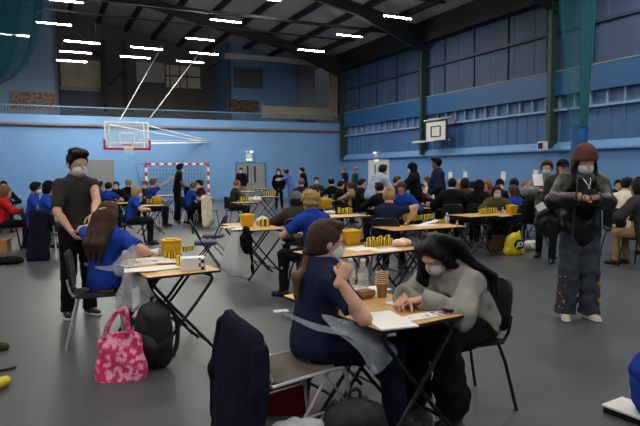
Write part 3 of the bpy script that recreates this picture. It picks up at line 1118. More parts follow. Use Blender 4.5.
# camera on the corner column, red fire beacon
p = onback(341, 141) + INB * .25
t = thing('security_camera', 'dark security camera on a bracket in the far right corner', 'security camera', p)
m = MB(); m.lathe((0, 0, 0), [(.02, -.12), (.11, -.1), (.13, 0), (.12, .08), (.03, .12)], 12); m.build('dome', mat('dark camera plastic', (46, 48, 50), .4), t, True)
MB().box(INB * -.12 + UP * .22, (.12, .3, .14), 0, ax=(CX, INB, UP)).build('bracket', mat('grey beige bracket', (150, 136, 124), .6), t)
MB().box(UP * -.4 + INB * -.2, (.14, .1, .5), 0, ax=(CX, INB, UP)).build('cable_box', mat('dark box', (40, 60, 60), .6), t)
p = onright(457, 122)
tag(MB().lathe((0, 0, -.08), [(.02, 0), (.08, .02), (.09, .10), (.05, .16)], 12).build('alarm_beacon', red_m, None, True, p + INR * .1), 'small red alarm beacon on the right wall rail', 'alarm')
p = onright(553, 146) + INR * .5
t = thing('wall_floodlight', 'small white floodlight at the foot of the right green column', 'floodlight', p)
MB().box((0, 0, 0), (.28, .2, .30), 0, ax=(AX, INR, UP)).build('housing', white_m, t)
MB().box(INR * .11, (.2, .02, .2), 0, ax=(AX, INR, UP)).build('glass_face', mat('dark glass', (40, 44, 48), .15), t)
p = onright(563, 146) + INR * .3

# ------------------------------------------------------------------ ceiling lights
tube_m = mat('lit fluorescent tube', (255, 250, 238), .5, emit=LAMP)
hous_m = mat('grey lamp housing', (96, 96, 96), .5)
_lp = []
def strip_light(p, label, L=1.25, group=None):
    if _lp:
        return dup(_lp[0], p, None, label, group)
    t = thing('strip_light', label, 'ceiling light', p, YAW, group)
    m = MB(); m.rbox((0, 0, .043), (L + .04, .09, .034), .012); m.build('housing', hous_m, t)
    m = MB(); m.box((0, 0, .013), (L, .07, .026), 1); m.m[0] = 0; m.build('diffuser', [tube_m, mat('lit lamp side', (255, 250, 238), .5, emit=LAMP * .24)], t)
    for q in (-1, 1):
        MB().tube([(q * L * .4, 0, .1), (q * L * .4, 0, 1.0)], .006, 5).build('hanger', purl_m, t)
    _lp.append(t)
    return t
for x0, y0, x1, y1, lab in (
        (50, -1, 83, 4, 'lit strip light cut by the top edge, nearest the hanging teal net'),
        (37, 22, 71, 26, 'lit strip light right beside the teal net at upper left'),
        (-9, 33, 29, 37, 'lit strip light seen through the teal net'),
        (65.3, 41, 99.4, 44, 'lit strip light, topmost of the three stacked above the cream gallery panel'),
        (60, 51, 91.5, 54, 'lit strip light, middle of the three stacked above the cream gallery panel'),
        (57, 60, 86.5, 62.5, 'lit strip light, lowest of the three stacked above the cream gallery panel'),
        (131.6, 47, 162, 50, 'lit strip light above the left basketball hoop, upper of two'),
        (121, 56, 150, 59, 'lit strip light above the left basketball hoop, lower of two'),
        (211, 19.5, 241, 23.2, 'lit strip light under the dark roof left of centre, alone and highest there'),
        (186.3, 38, 213.5, 41, 'lit strip light, topmost of three above the gallery window'),
        (190.5, 52.6, 218, 55, 'lit strip light, middle of three above the gallery window'),
        (177, 61, 203.4, 63.2, 'lit strip light, lowest of three above the gallery window'),
        (299, 49.2, 323.5, 52.5, 'lit strip light half hidden by the rafter near the far corner'),
        (384.5, 16, 411, 19.4, 'lit strip light on the right half of the roof, nearest the right wall'),
        (337.5, 34.6, 361.8, 37.7, 'lit strip light on the right half of the roof, second from the right wall'),
        (253, -2.5, 280, .5, 'lit strip light barely showing at the top edge of the picture')):
    u = (x0 + x1) / 2 - 320
    Yd = 1.25 * FPX * (CX.x - u / FPX * CX.y) / (x1 - x0)
    strip_light(at((x0 + x1) / 2, (y0 + y1) / 2, Yd), lab)
for d in (12.0, 8.0, 3.5, -1.5, -6.5):  # unseen rows continuing the hall lamps, extra ones added to brighten the foreground
    for a in (-15, -9, -3, 3, 9, 14):
        p = H(a, d, 7.3)
        if (p.y > 19.0): continue
        strip_light(p, 'lit strip light in the rows over the near half of the hall', group='strip lights over the near half')

# ------------------------------------------------------------------ sports kit
def hoop_left():
    c = at(127, 135.3, 25.2)
    X, N = CX, -AX
    t = thing('basketball_hoop', 'clear basketball backboard with red padding slung from the roof at left', 'basketball hoop', (c.x, c.y, 0))
    z = c.z
    W, Hh = 1.8, 1.12
    MB().box((0, 0, z), (W, .012, Hh), 0, ax=(X, N, UP)).build('backboard', clear('backboard glass', (190, 205, 215), .22, .1), t)
    m = MB()
    for sz in (-1, 1):
        m.box(UP * (z + sz * Hh / 2), (W + .05, .05, .06), 0, ax=(X, N, UP))
    for sx in (-1, 1):
        m.box(UP * z + X * (sx * W / 2), (.06, .05, Hh), 0, ax=(X, N, UP))
        m.box(UP * z + X * (sx * W * .40), (.045, .05, Hh), 0, ax=(X, N, UP))
    m.build('frame', white_m, t)
    m = MB()
    for sx in (-1, 1):
        m.box(UP * (z - .12) + X * (sx * .3) + N * .02, (.05, .012, .42), 0, ax=(X, N, UP))
    for sz in (-.33, .09):
        m.box(UP * (z + sz) + N * .02, (.65, .012, .05), 0, ax=(X, N, UP))
    m.build('target_square', white_m, t)
    m = MB()
    m.box(UP * (z - Hh / 2 - .03) + N * .02, (W + .16, .12, .10), 0, ax=(X, N, UP))
    for sx in (-1, 1):
        m.box(UP * (z - Hh / 2 + .16) + X * (sx * (W / 2 + .04)) + N * .02, (.09, .12, .42), 0, ax=(X, N, UP))
    m.build('padding', red_m, t)
    zr = z - Hh / 2 + .12
    rc = N * .38 + UP * zr
    MB().tube([rc + X * (.225 * math.cos(q * PI / 10)) + N * (.225 * math.sin(q * PI / 10)) for q in range(21)], .016, 7).build('rim', red_m, t, True)
    m = MB()
    for q in range(12):
        a0 = q * PI / 6
        a1 = a0 + PI / 6
        p = lambda aa, r, zz: rc + X * (r * math.cos(aa)) + N * (r * math.sin(aa)) + UP * zz
        m.tube([p(a0, .225, 0), p(a1, .17, -.18), p(a0, .13, -.38)], .008, 4)
        m.tube([p(a1, .225, 0), p(a0, .17, -.18), p(a1, .13, -.38)], .008, 4)
    m.build('net', white_m, t)
    o = Vector((c.x, c.y, 0))
    top1, top2 = onback(162, 46, 29), onback(203, 48, 29)
    MB().tube([UP * (z + .5) - X * .35 - N * .06, top1 - o], .024, 6).build('drop_pole', grey_m, t)
    MB().tube([UP * (z + .5) + X * .8 - N * .06, top2 - o], .024, 6).build('drop_pole', grey_m, t)
    w1, w2 = onback(205, 141, DB - .05) - o, onback(205, 142.5, DB - .05) - o
    for q in (-.75, .85):
        MB().tube([UP * (z + .45) + X * q - N * .06, w1 + X * (q * .3)], .03, 6).build('support_arm', white_m, t)
        MB().tube([UP * (z - .35) + X * q - N * .06, w2 + X * (q * .3)], .03, 6).build('support_arm', white_m, t)
    MB().tube([UP * (z - .1) + X * .9 - N * .06, UP * (z - .1) + X * .9 - N * 2.0, w1], .02, 6).build('brace', white_m, t)
hoop_left()

def hoop_right():
    c = at(436, 131, 25.4)
    X, N = AX, -CX
    t = thing('basketball_hoop', 'white basketball backboard with black border fixed to the right wall', 'basketball hoop', (c.x, c.y, 0))
    z = c.z
    W, Hh = 1.52, .92
    MB().box((0, 0, z), (W, .03, Hh), 0, ax=(X, N, UP)).build('backboard', white_m, t)
    bl = mat('black board line', (26, 26, 28), .5)
    m = MB()
    for sz in (-1, 1): m.box(UP * (z + sz * (Hh / 2 - .02)) + N * .012, (W + .04, .05, .06), 0, ax=(X, N, UP))
    for sx in (-1, 1): m.box(UP * z + X * (sx * (W / 2 - .02)) + N * .012, (.09, .05, Hh), 0, ax=(X, N, UP))
    m.build('border', bl, t)
    m = MB()
    for sz in (-.24, .20): m.box(UP * (z + sz) + N * .02, (.66, .014, .045), 0, ax=(X, N, UP))
    for sx in (-.32, .32): m.box(UP * (z - .02) + X * sx + N * .02, (.075, .014, .45), 0, ax=(X, N, UP))
    m.build('target_square', bl, t)
    o = Vector((c.x, c.y, 0))
    aw = LR - c.dot(CX)
    for q in (-.6, .5):
        for zz in (.42, -.40):
            MB().tube([UP * (z + zz) + X * q - N * .02, UP * (z + zz) + X * q - N * (aw - .3)], .035, 6).build('support_arm', white_m, t)
    m = MB()
    p = [UP * (z + .50) + X * .85, UP * (z + .50) + X * -.35 + N * .02, UP * (z + .72) + X * -.2 - N * 1.2, UP * (z + .72) + X * 1.0 - N * 1.2]
    for i in range(4):
        m.tube([p[i], p[(i + 1) % 4]], .04, 6)
    m.build('top_frame', white_m, t)
    MB().tube([UP * (z - .42) + X * .1, UP * (z - .42) + X * 1.75], .05, 6).build('folding_arm', white_m, t)
hoop_right()

def goal():
    pL, pR = onback(145.8, 163, 29.2), onback(208, 163, 29.2)
    a0, a1 = pL.dot(CX), pR.dot(CX)
    zt = (pL.z + pR.z) / 2
    t = thing('handball_goal', 'red and white striped handball goal against the blue back wall', 'goal', (0, 0, 0))
    s = .2
    def bar(name, f, n):
        m = MB()
        for i in range(n):
            f(m, i, i % 2)
        m.build(name, [red_m, white_m], t)
    for a in (a0, a1):
        n = int(zt / s)
        bar('goal_post', lambda m, i, c: hb(m, a - .05, a + .05, 29.15, 29.25, i * zt / n, (i + 1) * zt / n, c if n % 2 else 1 - c), n)
    n = int((a1 - a0) / s) | 1
    w = (a1 - a0 - .1) / n
    bar('crossbar', lambda m, i, c: hb(m, a0 + .05 + i * w, a0 + .05 + (i + 1) * w, 29.15, 29.25, zt - .10, zt, c), n)
    m = MB()
    for a in (a0, a1):
        m.tube([H(a, 29.25, zt - .05), H(a + (.35 if a == a1 else -.35), 30.1, zt - .05), H(a, 30.1, .05), H(a, 29.25, .05)], .02, 6)
    m.tube([H(a0, 30.1, .05), H(a1, 30.1, .05)], .02, 6)
    m.build('back_frame', mat('grey steel tube', (120, 122, 126), .4, .5), t)
    m = MB()
    k = a0
    while k < a1:
        m.tube([H(k, 29.26, zt - .04), H(k, 29.8, zt - .1), H(k, 30.1, .06)], .006, 4); k += .16
    for z in [.2 * i for i in range(1, 10)]:
        m.tube([H(a0, 30.05 - .1 * z, z), H(a1, 30.05 - .1 * z, z)], .006, 4)
    m.build('goal_net', mat('dark net cord', (50, 74, 104), .8), t)
goal()

# curtain nets gathered at both sides
net_m = clear('teal netting', (34, 100, 116), .42, .9)
net_d = clear('dense teal netting', (34, 104, 118), .80, .9)
def drape(name, label, rows, m, n=22, amp=.12, parts=None):
    """gathered netting: rows = (centre px, py, half width px, depth)"""
    t = thing(name, label, 'net', (0, 0, 0))
    for pn, mm, k, off in parts:
        mb = MB()
        rings = []
        for (x, y, hw, Yd) in rows:
            c = at(x + off * hw, y, Yd)
            hwm = hw * k * Yd / FPX
            r = []
            for i in range(n * 2):
                q = i / (n * 2) * 2 * PI
                f = 1 + .10 * math.sin(q * 9) + .06 * math.sin(q * 14 + 1)
                r.append(c + X3 * (hwm * f * math.cos(q)) + Y3 * (hwm * .45 * f * math.sin(q)))
            rings.append(r)
        mb.loft(rings, 0, False)
        mb.build(pn, mm, t, True)
    return t
X3, Y3 = Vector((1, 0, 0)), Vector((0, 1, 0))
t = drape('curtain_net', 'teal curtain net bunched up at the upper left', [(8, -40, 34, 17), (9, -10, 31, 17), (8, 20, 29, 17), (5, 45, 27, 17), (0, 65, 24, 17), (-6, 78, 17, 17), (-10, 85, 8, 17)], None, parts=(('outer_net', net_m, 1.0, 0), ('inner_net', net_d, .62, -.28)))
t = drape('curtain_net', 'teal curtain net column hanging in front of the right wall', [(582, -40, 15, 16), (581, 0, 13.5, 16), (581, 50, 11, 16), (580.5, 90, 8.5, 16), (580, 118, 7.5, 16), (580, 127, 7, 16)], None, parts=(('outer_net', clear('teal netting fine', (34, 100, 106), .26, .9), 1.2, -.35), ('inner_net', net_d, .55, .5)))
bagm = mat('blue net bag', (24, 84, 152), .6, var=.1, scale=3)
m = MB()
rings = []
for (x, y, hw) in ((579.5, 125, 7.2), (580, 130, 8), (579, 145, 7.6), (578, 160, 7), (577, 176, 5.5), (577, 181, 2)):
    c = at(x, y, 16.2)
    rings.append([c + X3 * (hw * 16.2 / FPX * math.cos(i * PI / 8)) + Y3 * (hw * 16.2 / FPX * math.sin(i * PI / 8)) for i in range(16)])
tag(m.loft(rings).build('net_bag', bagm, None, True), 'blue fabric bag holding the bottom of the right hand net', 'bag')

# ------------------------------------------------------------------ small things
def local(J, w):
    return J['rot'].transposed() @ (Vector(w) - J['loc'])

YEL = mat('yellow plastic', (204, 158, 26), .4, var=.06)
YELT = mat('yellow lid plastic', (212, 172, 40), .4)
WHP = mat('white plastic', (214, 214, 212), .4)
KRAFT = mat('kraft cardboard', (156, 112, 72), .75, var=.08)
KRAFTD = mat('kraft cup board', (150, 104, 66), .7, var=.06)
CLEARP = clear('clear drink bottle', (205, 212, 214), .35, .12)
POLY = clear('polythene bag', (205, 208, 210), .33, .3)
POLYA = clear('polythene apron', (186, 194, 204), .30, .3)
STRIPE = two_tone('yellow and black printed wrapper', (226, 198, 48), (20, 18, 14), 'wave', 10, .72, .45, soft=.1, stretch=(1, 1, 1.6))
PROTO = {}

def yellow_bin(p, label, w=.16, h=.17, rz=.5):
    t = thing('sharps_bin', label, 'bin', p, rz)
    m = MB(); m.rbox((0, 0, h * .43), (w, w * .8, h * .86), .02, taper=.86); m.build('tub', YEL, t, True)
    m = MB(); m.rbox((0, 0, h * .89), (w * 1.06, w * .86, h * .09), .02); m.rbox((0, 0, h * .96), (w * .6, w * .45, h * .08), .02); m.build('lid', YELT, t, True)
    return t

def packets(p0, p1, n, label, group, hh=.075, rows=1):
    p0, p1 = Vector(p0), Vector(p1)
    rr = random.Random(n * 31 + int(p0.x * 100))
    dv = (p1 - p0)
    pr = Vector((-dv.y, dv.x, 0)).normalized()
    for r in range(rows):
        for i in range(n):
            p = p0 + dv * ((i + .5) / n) + pr * (r * .05)
            rz = math.atan2(dv.y, dv.x) + rr.uniform(-.5, .5)
            if 'packet' not in PROTO:
                m = MB(); m.rbox((0, 0, .0375), (.046, .026, .075), .008)
                o = m.build('printed_packet', STRIPE, None, True)
                tag(o, label, 'packet', group)
                PROTO['packet'] = o
            else:
                o = PROTO['packet'].copy(); COL.objects.link(o); o['label'] = label; o['group'] = group
            o.location = p; o.rotation_euler = (0, 0, rz)
            k = hh / .075 * rr.uniform(.82, 1.1)
            o.scale = (k * rr.uniform(.9, 1.2), k, k)

def bottle(p, label, h=.2, r=.033, capc=None):
    t = thing('drink_bottle', label, 'bottle', p)
    MB().lathe((0, 0, 0), [(r * .85, 0), (r, h * .03), (r, h * .3), (r * .93, h * .36), (r, h * .42), (r, h * .62), (r * .45, h * .86), (r * .4, h * .93)], 16).build('bottle_body', CLEARP, t, True)
    MB().lathe((0, 0, h * .92), [(r * .46, 0), (r * .46, h * .08)], 12).build('cap', capc or WHP, t, True)
    MB().lathe((0, 0, h * .36), [(r * 1.01, 0), (r * 1.01, h * .22)], 16, caps=False).build('bottle_label', mat('pale bottle label', (196, 196, 190), .5), t, True)
    return t

def paper(p, w, d, rz, label, name='paper_sheet', m=None, th=.004):
    return tag(MB().box((0, 0, th / 2), (w, d, th)).build(name, m or paper_m, None, False, p), label, 'paper') if rz == 0 else _rot(tag(MB().box((0, 0, th / 2), (w, d, th)).build(name, m or paper_m, None, False, p), label, 'paper'), rz)
def _rot(o, rz):
    o.rotation_euler = (0, 0, rz)
    return o

def lump(p, label, r, cat='bag', name='plastic_bag', m=None, vox=.012, wr=.008, kind=None):
    S = SDF()
    S.ell((0, 0, r[2] * .8), r, k=.02, clip=[((0, 0, .0), (0, 0, -1))])
    S.ell((r[0] * .35, 0, r[2] * 1.2), (r[0] * .5, r[1] * .6, r[2] * .6), k=.05)
    S.ell((-r[0] * .45, 0, r[2] * .7), (r[0] * .55, r[1] * .7, r[2] * .7), k=.05, clip=[((0, 0, .0), (0, 0, -1))])
    o = npobj(name, [S.mesh(vox, wr, 1.3)], m or WHP)
    o.location = p
    return tag(o, label, cat)

def hung_bag(p, label, h=.4, w=.22, m=None, parts=None):
    """thin bag taped to a table edge; p is the top middle"""
    b = MB()
    rings = []
    rr = random.Random(int(abs(p[0]) * 977))
    ph = rr.uniform(0, 6)
    for j in range(12):
        t = j / 11
        rad = w * (.35 + .65 * math.sin(min(t * 1.25, 1) * PI / 2)) * (1 if t < .85 else 1 - (t - .85) * 2.6)
        rings.append([Vector((rad * (1 + .13 * math.sin(5 * q + ph + t * 2) + .08 * math.sin(9 * q)) * math.cos(q), rad * .55 * (1 + .13 * math.sin(5 * q + ph)) * math.sin(q), -h * t)) for q in [k * PI / 12 for k in range(24)]])
    b.loft(rings, caps=False)
    b.add(rings[-1], [tuple(range(24))])
    o = b.build('plastic_bag', m or POLY, None, True, p)
    return tag(o, label, 'bag')

R31 = math.radians(32)
def rotz(v, a):
    return Vector((v[0] * math.cos(a) - v[1] * math.sin(a), v[0] * math.sin(a) + v[1] * math.cos(a), 0))

# ------------------------------------------------------------------ writing desk and the two women at it
A = G(383, 331, .71); A.z = 0
RZ = math.radians(33)
exam_table(A, RZ, 'pale wood folding desk with papers and phone between the two women in front')
D = A + rotz((0, .605), RZ)
exam_table(D, RZ, 'pale wood folding desk with paper cups and bottles just beyond the writing desk', .6, .42)

paper(G(386, 321, TH) + UP * .001, .21, .34, RZ - .25, 'large white booklet overhanging the near left corner of the writing desk', 'paper_booklet', th=.008)
pp = two_tone('printed paper', (224, 224, 222), (120, 112, 120), 'noise', 34, .62, soft=.05)
paper(G(420, 317, TH) + UP * .001, .28, .10, RZ - .05, 'white printed leaflet along the front edge of the writing desk', 'leaflet', pp)
paper(G(403, 303, TH) + UP * .001, .20, .13, RZ + .1, 'white form under the hands of the long-haired writing woman', 'paper_form')
o = MB(); o.rbox((0, 0, .006), (.155, .075, .011), .01)
ph = tag(o.build('mobile_phone', mat('black glass phone', (14, 14, 18), .15), None, True, G(454, 311.5, TH) + UP * .012), 'black mobile phone lying on the leaflets at the right of the writing desk', 'phone')
ph.rotation_euler = (0, 0, RZ)
MB().box((0, 0, .0), (.20, .07, .006)).build('leaflet', two_tone('purple leaflet print', (92, 40, 96), (210, 190, 205), 'noise', 26, .5, soft=.05), None, False, G(448, 312.5, TH) + UP * .007).rotation_euler = (0, 0, RZ)
tag(bpy.data.objects['leaflet.001'], 'purple and pink printed leaflet beneath the black phone', 'leaflet')

# cups
cp = G(382, 297, TH)
for i in range(6):
    lab = 'brown paper cup, lowest of the stack on the far desk' if i == 0 else 'brown paper cup with pale rim nested in the stack of cups'
    if i == 0:
        m = MB(); m.lathe((0, 0, 0), [(.028, 0), (.0285, .004), (.038, .092), (.0365, .092), (.027, .006)], 20)
        t = thing('paper_cup', lab, 'cup', cp, 0, None)
        m.build('cup_wall', KRAFTD, t, True)
        MB().tube([Vector((.0385 * math.cos(k * PI / 10), .0385 * math.sin(k * PI / 10), .092)) for k in range(21)], .0028, 6).build('rim', mat('pale cup rim', (222, 206, 184), .5), t, True)
        PROTO['cup'] = t
    else:
        c = dup(PROTO['cup'], cp + Vector((0, 0, .0135 * i)), None, lab, 'nested paper cups')
m = MB(); m.rbox((0, 0, .022), (.13, .10, .044), .025, taper=.8)
o = thing('food_tray', 'small brown kraft food tray on the far desk left of the cups', 'tray', G(365, 298, TH), RZ)
m.build('tray', KRAFT, o, True)
m = MB(); m.rbox((0, 0, .046), (.12, .09, .008), .02); m.build('filling', mat('dark tan filling', (120, 84, 52), .8), o, True)
bottle(G(363, 291, TH), 'clear drink bottle standing behind the kraft tray, nearer the cups', .215, .036)
bottle(G(350.5, 287, TH), 'clear drink bottle further back beside the hands of the seated woman in navy', .20, .034)
paper(G(370, 290, TH), .26, .16, RZ, 'white paper sheet under the bottles on the far desk')

# woman in navy with glasses
def f6hair(T, hp, J):
    T.ell(hp(0, -.045, -.03), (.076, .066, .07), k=.03, clip=[(hp(0, .01, 0), (hp(0, 1, 0) - hp(0, 0, 0)))])
    T.cap(hp(0, -.09, -.055), hp(0, -.105, -.075), .030, .028, k=.02)
def seatedW(hands, Y):
    return [at(h[0], h[1], Y if len(h) < 3 else h[2]) for h in hands]
navy_w = person('person in navy T-shirt, glasses and mask seated at the writing desk, hands at chin', 326, 221, 3.28, 66, lean=7, top='navy', sleeve='short', bot='darknavy', shoes='black',
    hair='short', hairc='brown', mask=MASKM, hair_extra=f6hair, head=(8, -6), handsW=seatedW(((340, 281, 3.02), (335, 279, 3.12)), 3.2), arms=((.25, .5, -1), (-.3, .5, -1)),
    hdir=(((-.1, .55, .8), (-.6, .3, .2)), ((.1, .55, .8), (.6, .3, .2))), curl=(1.1, 1.2, .8), knees=((.20, .40, .49), (-.06, .43, .50)), ankles=((.20, .42, .085), (-.10, .62, .085)), chair=None, wide=.015, loose=.022, sw=.01)
# glasses and lanyard
J = navy_w
S = SDF(); S.chain([J['hp'](0, -.105, -.07), J['neck'] + V3(.0, -.10, -.03), J['chest'] + V3(.02, -.150, .07), J['chest'] + V3(.035, -.158, -.05)], [.022, .030, .027, .009], k=.02)
npobj('ponytail', [S.mesh(.0065, .003, 2.0)], HAIRM['lightbrown'], J['root'])
g = MB()
for q in (-1, 1):
    g.tube([J['hp'](q * .032 + .024 * math.cos(k * PI / 8), .098, .006 + .017 * math.sin(k * PI / 8)) for k in range(17)], .0018, 5)
    g.tube([J['hp'](q * .056, .098, .010), J['hp'](q * .080, .05, .012), J['hp'](q * .083, -.01, .004)], .0018, 5)
g.tube([J['hp'](-.008, .099, .008), J['hp'](.008, .099, .008)], .0018, 5)
g.build('glasses', mat('brown glasses frame', (60, 44, 36), .35), J['root'])
n_ = J['neck']
MB().tube([n_ + V3(.05, .07, -.04), n_ + V3(.065, .0, .035), n_ + V3(.0, -.065, .04), n_ + V3(-.065, 0, .035), n_ + V3(-.05, .07, -.04), n_ + V3(0, .13, -.16)], .006, 6, smooth=2).build('apron_neck_loop', mat('white apron strap', (206, 208, 212), .5), J['root'], True)
# blue glove in her hands
S = SDF(); S.ell((0, 0, 0), (.035, .032, .036), k=.02); S.cap((0, 0, 0), (.02, .01, -.05), .024, .018)
o = npobj('blue_cup', [S.mesh(.006)], mat('dark blue cap', (34, 54, 140), .4)); o.location = at(337.5, 266.5, 3.36)
tag(o, 'small dark blue rounded object held up at the chin of the woman in navy', 'holder')
# apron of the woman in navy: a strap behind and a translucent skirt over the thighs
apr = thing('plastic_apron', 'translucent plastic apron across the lap of the seated woman in navy', 'apron', (0, 0, 0))
sheet('skirt', [[at(322, 314, 3.06), at(345, 319, 3.05), at(368, 324, 3.08), at(378, 322, 3.25)],
                [at(330, 326, 3.0), at(352, 334, 2.99), at(376, 340, 3.02), at(386, 336, 3.2)],
                [at(347, 340, 2.98), at(362, 347, 2.97), at(384, 350, 2.98), at(396, 350, 3.12)],
                [at(362, 352, 2.97), at(368, 366, 2.97), at(377, 374, 2.97), at(397, 355, 3.08)]], POLYA, apr, 8, .002, .004)
sheet('waist_tie', [[at(283, 311, 3.12), at(300, 318, 3.02), at(318, 324, 2.98), at(348, 331, 2.98)], [at(283, 314, 3.12), at(300, 323, 3.01), at(318, 331, 2.97), at(348, 336, 2.97)]], POLYA, apr, 8, .002)

# her chair with a navy jacket over the back
hd51 = math.radians(51)
sc_ = Vector((-.19, 3.11, 0))
ch = thing('folding_chair', 'chrome tube folding chair with grey seat under the woman in navy', 'chair', sc_, -hd51)
m = MB(); m.loft([[Vector((x * k, y * k, z)) for x, y in _rect(.38, .42, .05)] for z, k in ((.425, .95), (.432, 1), (.446, 1), (.452, .95))]); m.build('seat', GREYSEAT, ch, True)
for q in (-1, 1):
    MB().tube([(q * .205, -.24, .44), (q * .205, .20, .445), (q * .205, .26, .42), (q * .205, .30, .0)], .010, 8, smooth=2).build('front_leg', CHROME, ch, True)
    MB().tube([(q * .19, .14, .43), (q * .195, -.02, .22), (q * .20, -.30, .0)], .010, 8, smooth=1).build('rear_leg', CHROME, ch, True)
    MB().tube([(q * .205, -.16, .22), (q * .205, .28, .22)], .007, 8).build('side_rung', CHROME, ch, True)
    MB().tube([(q * .205, .10, .44), (q * .205, .275, .2)], .006, 8).build('brace', CHROME, ch, True)
    MB().tube([(q * .15, -.20, .44), (q * .15, -.25, .56), (q * .15, -.265, .66)], .010, 8, smooth=1).build('back_post', CHROME, ch, True)
m = MB(); m.loft([[Vector((x, -.262 + dy, .58 + z)) for x, z in _rect(.38, .18, .04)] for dy in (-.012, .012)]); m.build('backrest', GREYSEAT, ch, True)
m = MB()
rings = []
for t_, wd_, th_, cy_ in ((.03, .225, .055, -.345), (.10, .235, .06, -.343), (.25, .235, .058, -.335), (.40, .23, .055, -.322), (.55, .226, .052, -.308), (.66, .222, .05, -.295), (.72, .212, .046, -.288), (.755, .195, .038, -.282), (.775, .165, .022, -.278)):
    r = []
    for k in range(40):
        q = k * PI / 20
        ca, sa = math.cos(q), math.sin(q)
        x = wd_ * math.copysign(abs(ca) ** .5, ca)
        y = cy_ + th_ * math.copysign(abs(sa) ** .7, sa) + .012 * (1 - t_) * math.sin(x * 34 + 1.2) + .006 * math.sin(t_ * 14 + x * 12)
        z = t_ + (-.16 * (x + .20) * (t_ / .78) ** 3) + (.05 * max(0, -x - .12) * 8 * .6 if t_ > .7 else 0) + .012 * math.sin(x * 14) * (t_ < .1)
        r.append(Vector((x * .86, y, z)))
    rings.append(r)
m.loft(rings)
jk = thing('jacket', '', 'jacket', sc_, -hd51)
m.build('jacket_body', FB['darknavy'], jk, True)
for q in (-1, 1):
    S = SDF(); S.chain([(q * .18, -.285, .66 - .04 * q), (q * .205, -.315, .45), (q * .20, -.33, .20)], [.048, .05, .044], flat=(1, 0, 0), fs=1.5, k=.04)
    npobj('sleeve', [S.mesh(.009, .003)], FB['darknavy'], jk)
tag(jk, 'dark navy jacket draped over the back of the chrome folding chair', 'jacket')
# red storage box under the chair
bx = thing('storage_box', 'red plastic storage box on the floor under the chrome folding chair', 'box', (-.37, 3.58, 0), math.radians(4))
redp = mat('dark red plastic', (136, 14, 20), .4)
m = MB(); m.rbox((0, 0, .12), (.60, .28, .24), .03, taper=.92); m.build('tub', redp, bx, True)
m = MB(); m.rbox((0, 0, .255), (.63, .31, .035), .03); m.build('lid', mat('orange red lid', (176, 34, 26), .4), bx, True)
m = MB(); m.rbox((-.315, 0, .19), (.03, .14, .1), .01); m.build('handle', mat('grey clip', (150, 148, 146), .4), bx, True)
# floor bits around
paper(G(281, 311, 0), .16, .10, .3, 'white scrap of paper on the floor behind the woman in navy')
lump((-.12, 2.75, 0), 'pale grey fleece bundle at the bottom edge, in front of the chrome chair', (.18, .13, .165), 'clothing', 'fleece_bundle', FB['lightgrey'], .012, .008)
# dark rucksack in front
def rucksack(p, rz, label, w=.30, d=.2, h=.45, m=None, front=True):
    m = m or mat('black rucksack nylon', (15, 15, 17), .6, bump=.3, bscale=90)
    t = thing('rucksack', label, 'rucksack', p, rz)
    S = SDF()
    for x in (-1, 1):
        S.cap((x * (w / 2 - .09), 0, .09), (x * (w / 2 - .10), 0, h - .10), .09, .085, k=.08, clip=[((0, 0, 0), (0, 0, -1))])
    S.ell((0, 0, h * .5), (w / 2, d / 2, h / 2), k=.06, clip=[((0, 0, 0), (0, 0, -1))])
    npobj('main_bag', [S.mesh(.010, .004)], m, t)
    S = SDF(); S.ell((0, -d * .45, h * .33), (w * .38, .06, h * .26), k=.03, clip=[((0, 0, 0.01), (0, 0, -1))])
    npobj('front_pocket', [S.mesh(.010, .003)], m, t)
    MB().tube([(-.03, .02, h - .02), (-.03, .02, h + .05), (.03, .02, h + .05), (.03, .02, h - .02)], .010, 6, smooth=2).build('grab_handle', m, t, True)
    for q in (-1, 1):
        MB().tube([(q * .08, d * .4, h - .03), (q * .11, d * .75, h * .7), (q * .12, d * .65, h * .3), (q * .10, d * .4, .06)], .018, 6, smooth=2).build('shoulder_strap', m, t, True)
    z = MB(); z.tube([(-w * .3, -d * .38, h * .62), (-w * .15, -d * .44, h * .72), (w * .15, -d * .44, h * .72), (w * .3, -d * .38, h * .62)], .005, 5, smooth=2)
    z.build('zip', mat('dark grey zip', (70, 70, 72), .4), t, True)
    return t
rucksack((.17, 2.78, 0), .3, 'dark rucksack on the floor at the bottom edge beneath the writing desk', .32, .2, .38, mat('dark olive black nylon', (15, 16, 15), .65, bump=.3, bscale=90))

# woman writing
def f7hair(T, hp, J):
    n, c = J['neck'], J['chest']
    fw = hp(0, 1, 0) - hp(0, 0, 0)
    T.ell(hp(0, -.03, -.03), (.088, .09, .11), k=.03, clip=[(hp(0, .04, 0), fw)])
    T.chain([hp(-.02, .055, .10), hp(-.075, .045, .055), hp(-.092, .02, -.02), hp(-.09, -.02, -.10)], [.026, .028, .026, .02], k=.02)
    T.chain([hp(.0, .06, .10), hp(.06, .06, .06), hp(.08, .04, .0)], [.024, .026, .028], k=.02)
    # curtain falling beside the face on the camera side and the far side
    for q in (1,):
        T.chain([hp(q * .07, .04, .07), hp(q * .092, .03, -.03), V3(q * .115, hp(0, .02, 0).y + .0, hp(0, 0, 0).z - .20), V3(q * .12, hp(0, .0, 0).y - .03, hp(0, 0, 0).z - .32)], [.035, .042, .042, .02], k=.03)
    # back fall sweeping over the shoulder in strands
    for i in range(11):
        x = -.15 + .03 * i
        e = .02 * math.sin(i * 2.3)
        T.chain([hp(x * .45, -.05, .085), hp(x * .65, -.105, .01), n + V3(x * 1.15, -.088 + abs(x) * .15, .045), c + V3(x * 1.45, -.140 + abs(x) * .2, .07 + e), c + V3(x * 1.5, -.165 + abs(x) * .25, -.06 + e)], [.036, .034, .026, .019, .007], k=.012)
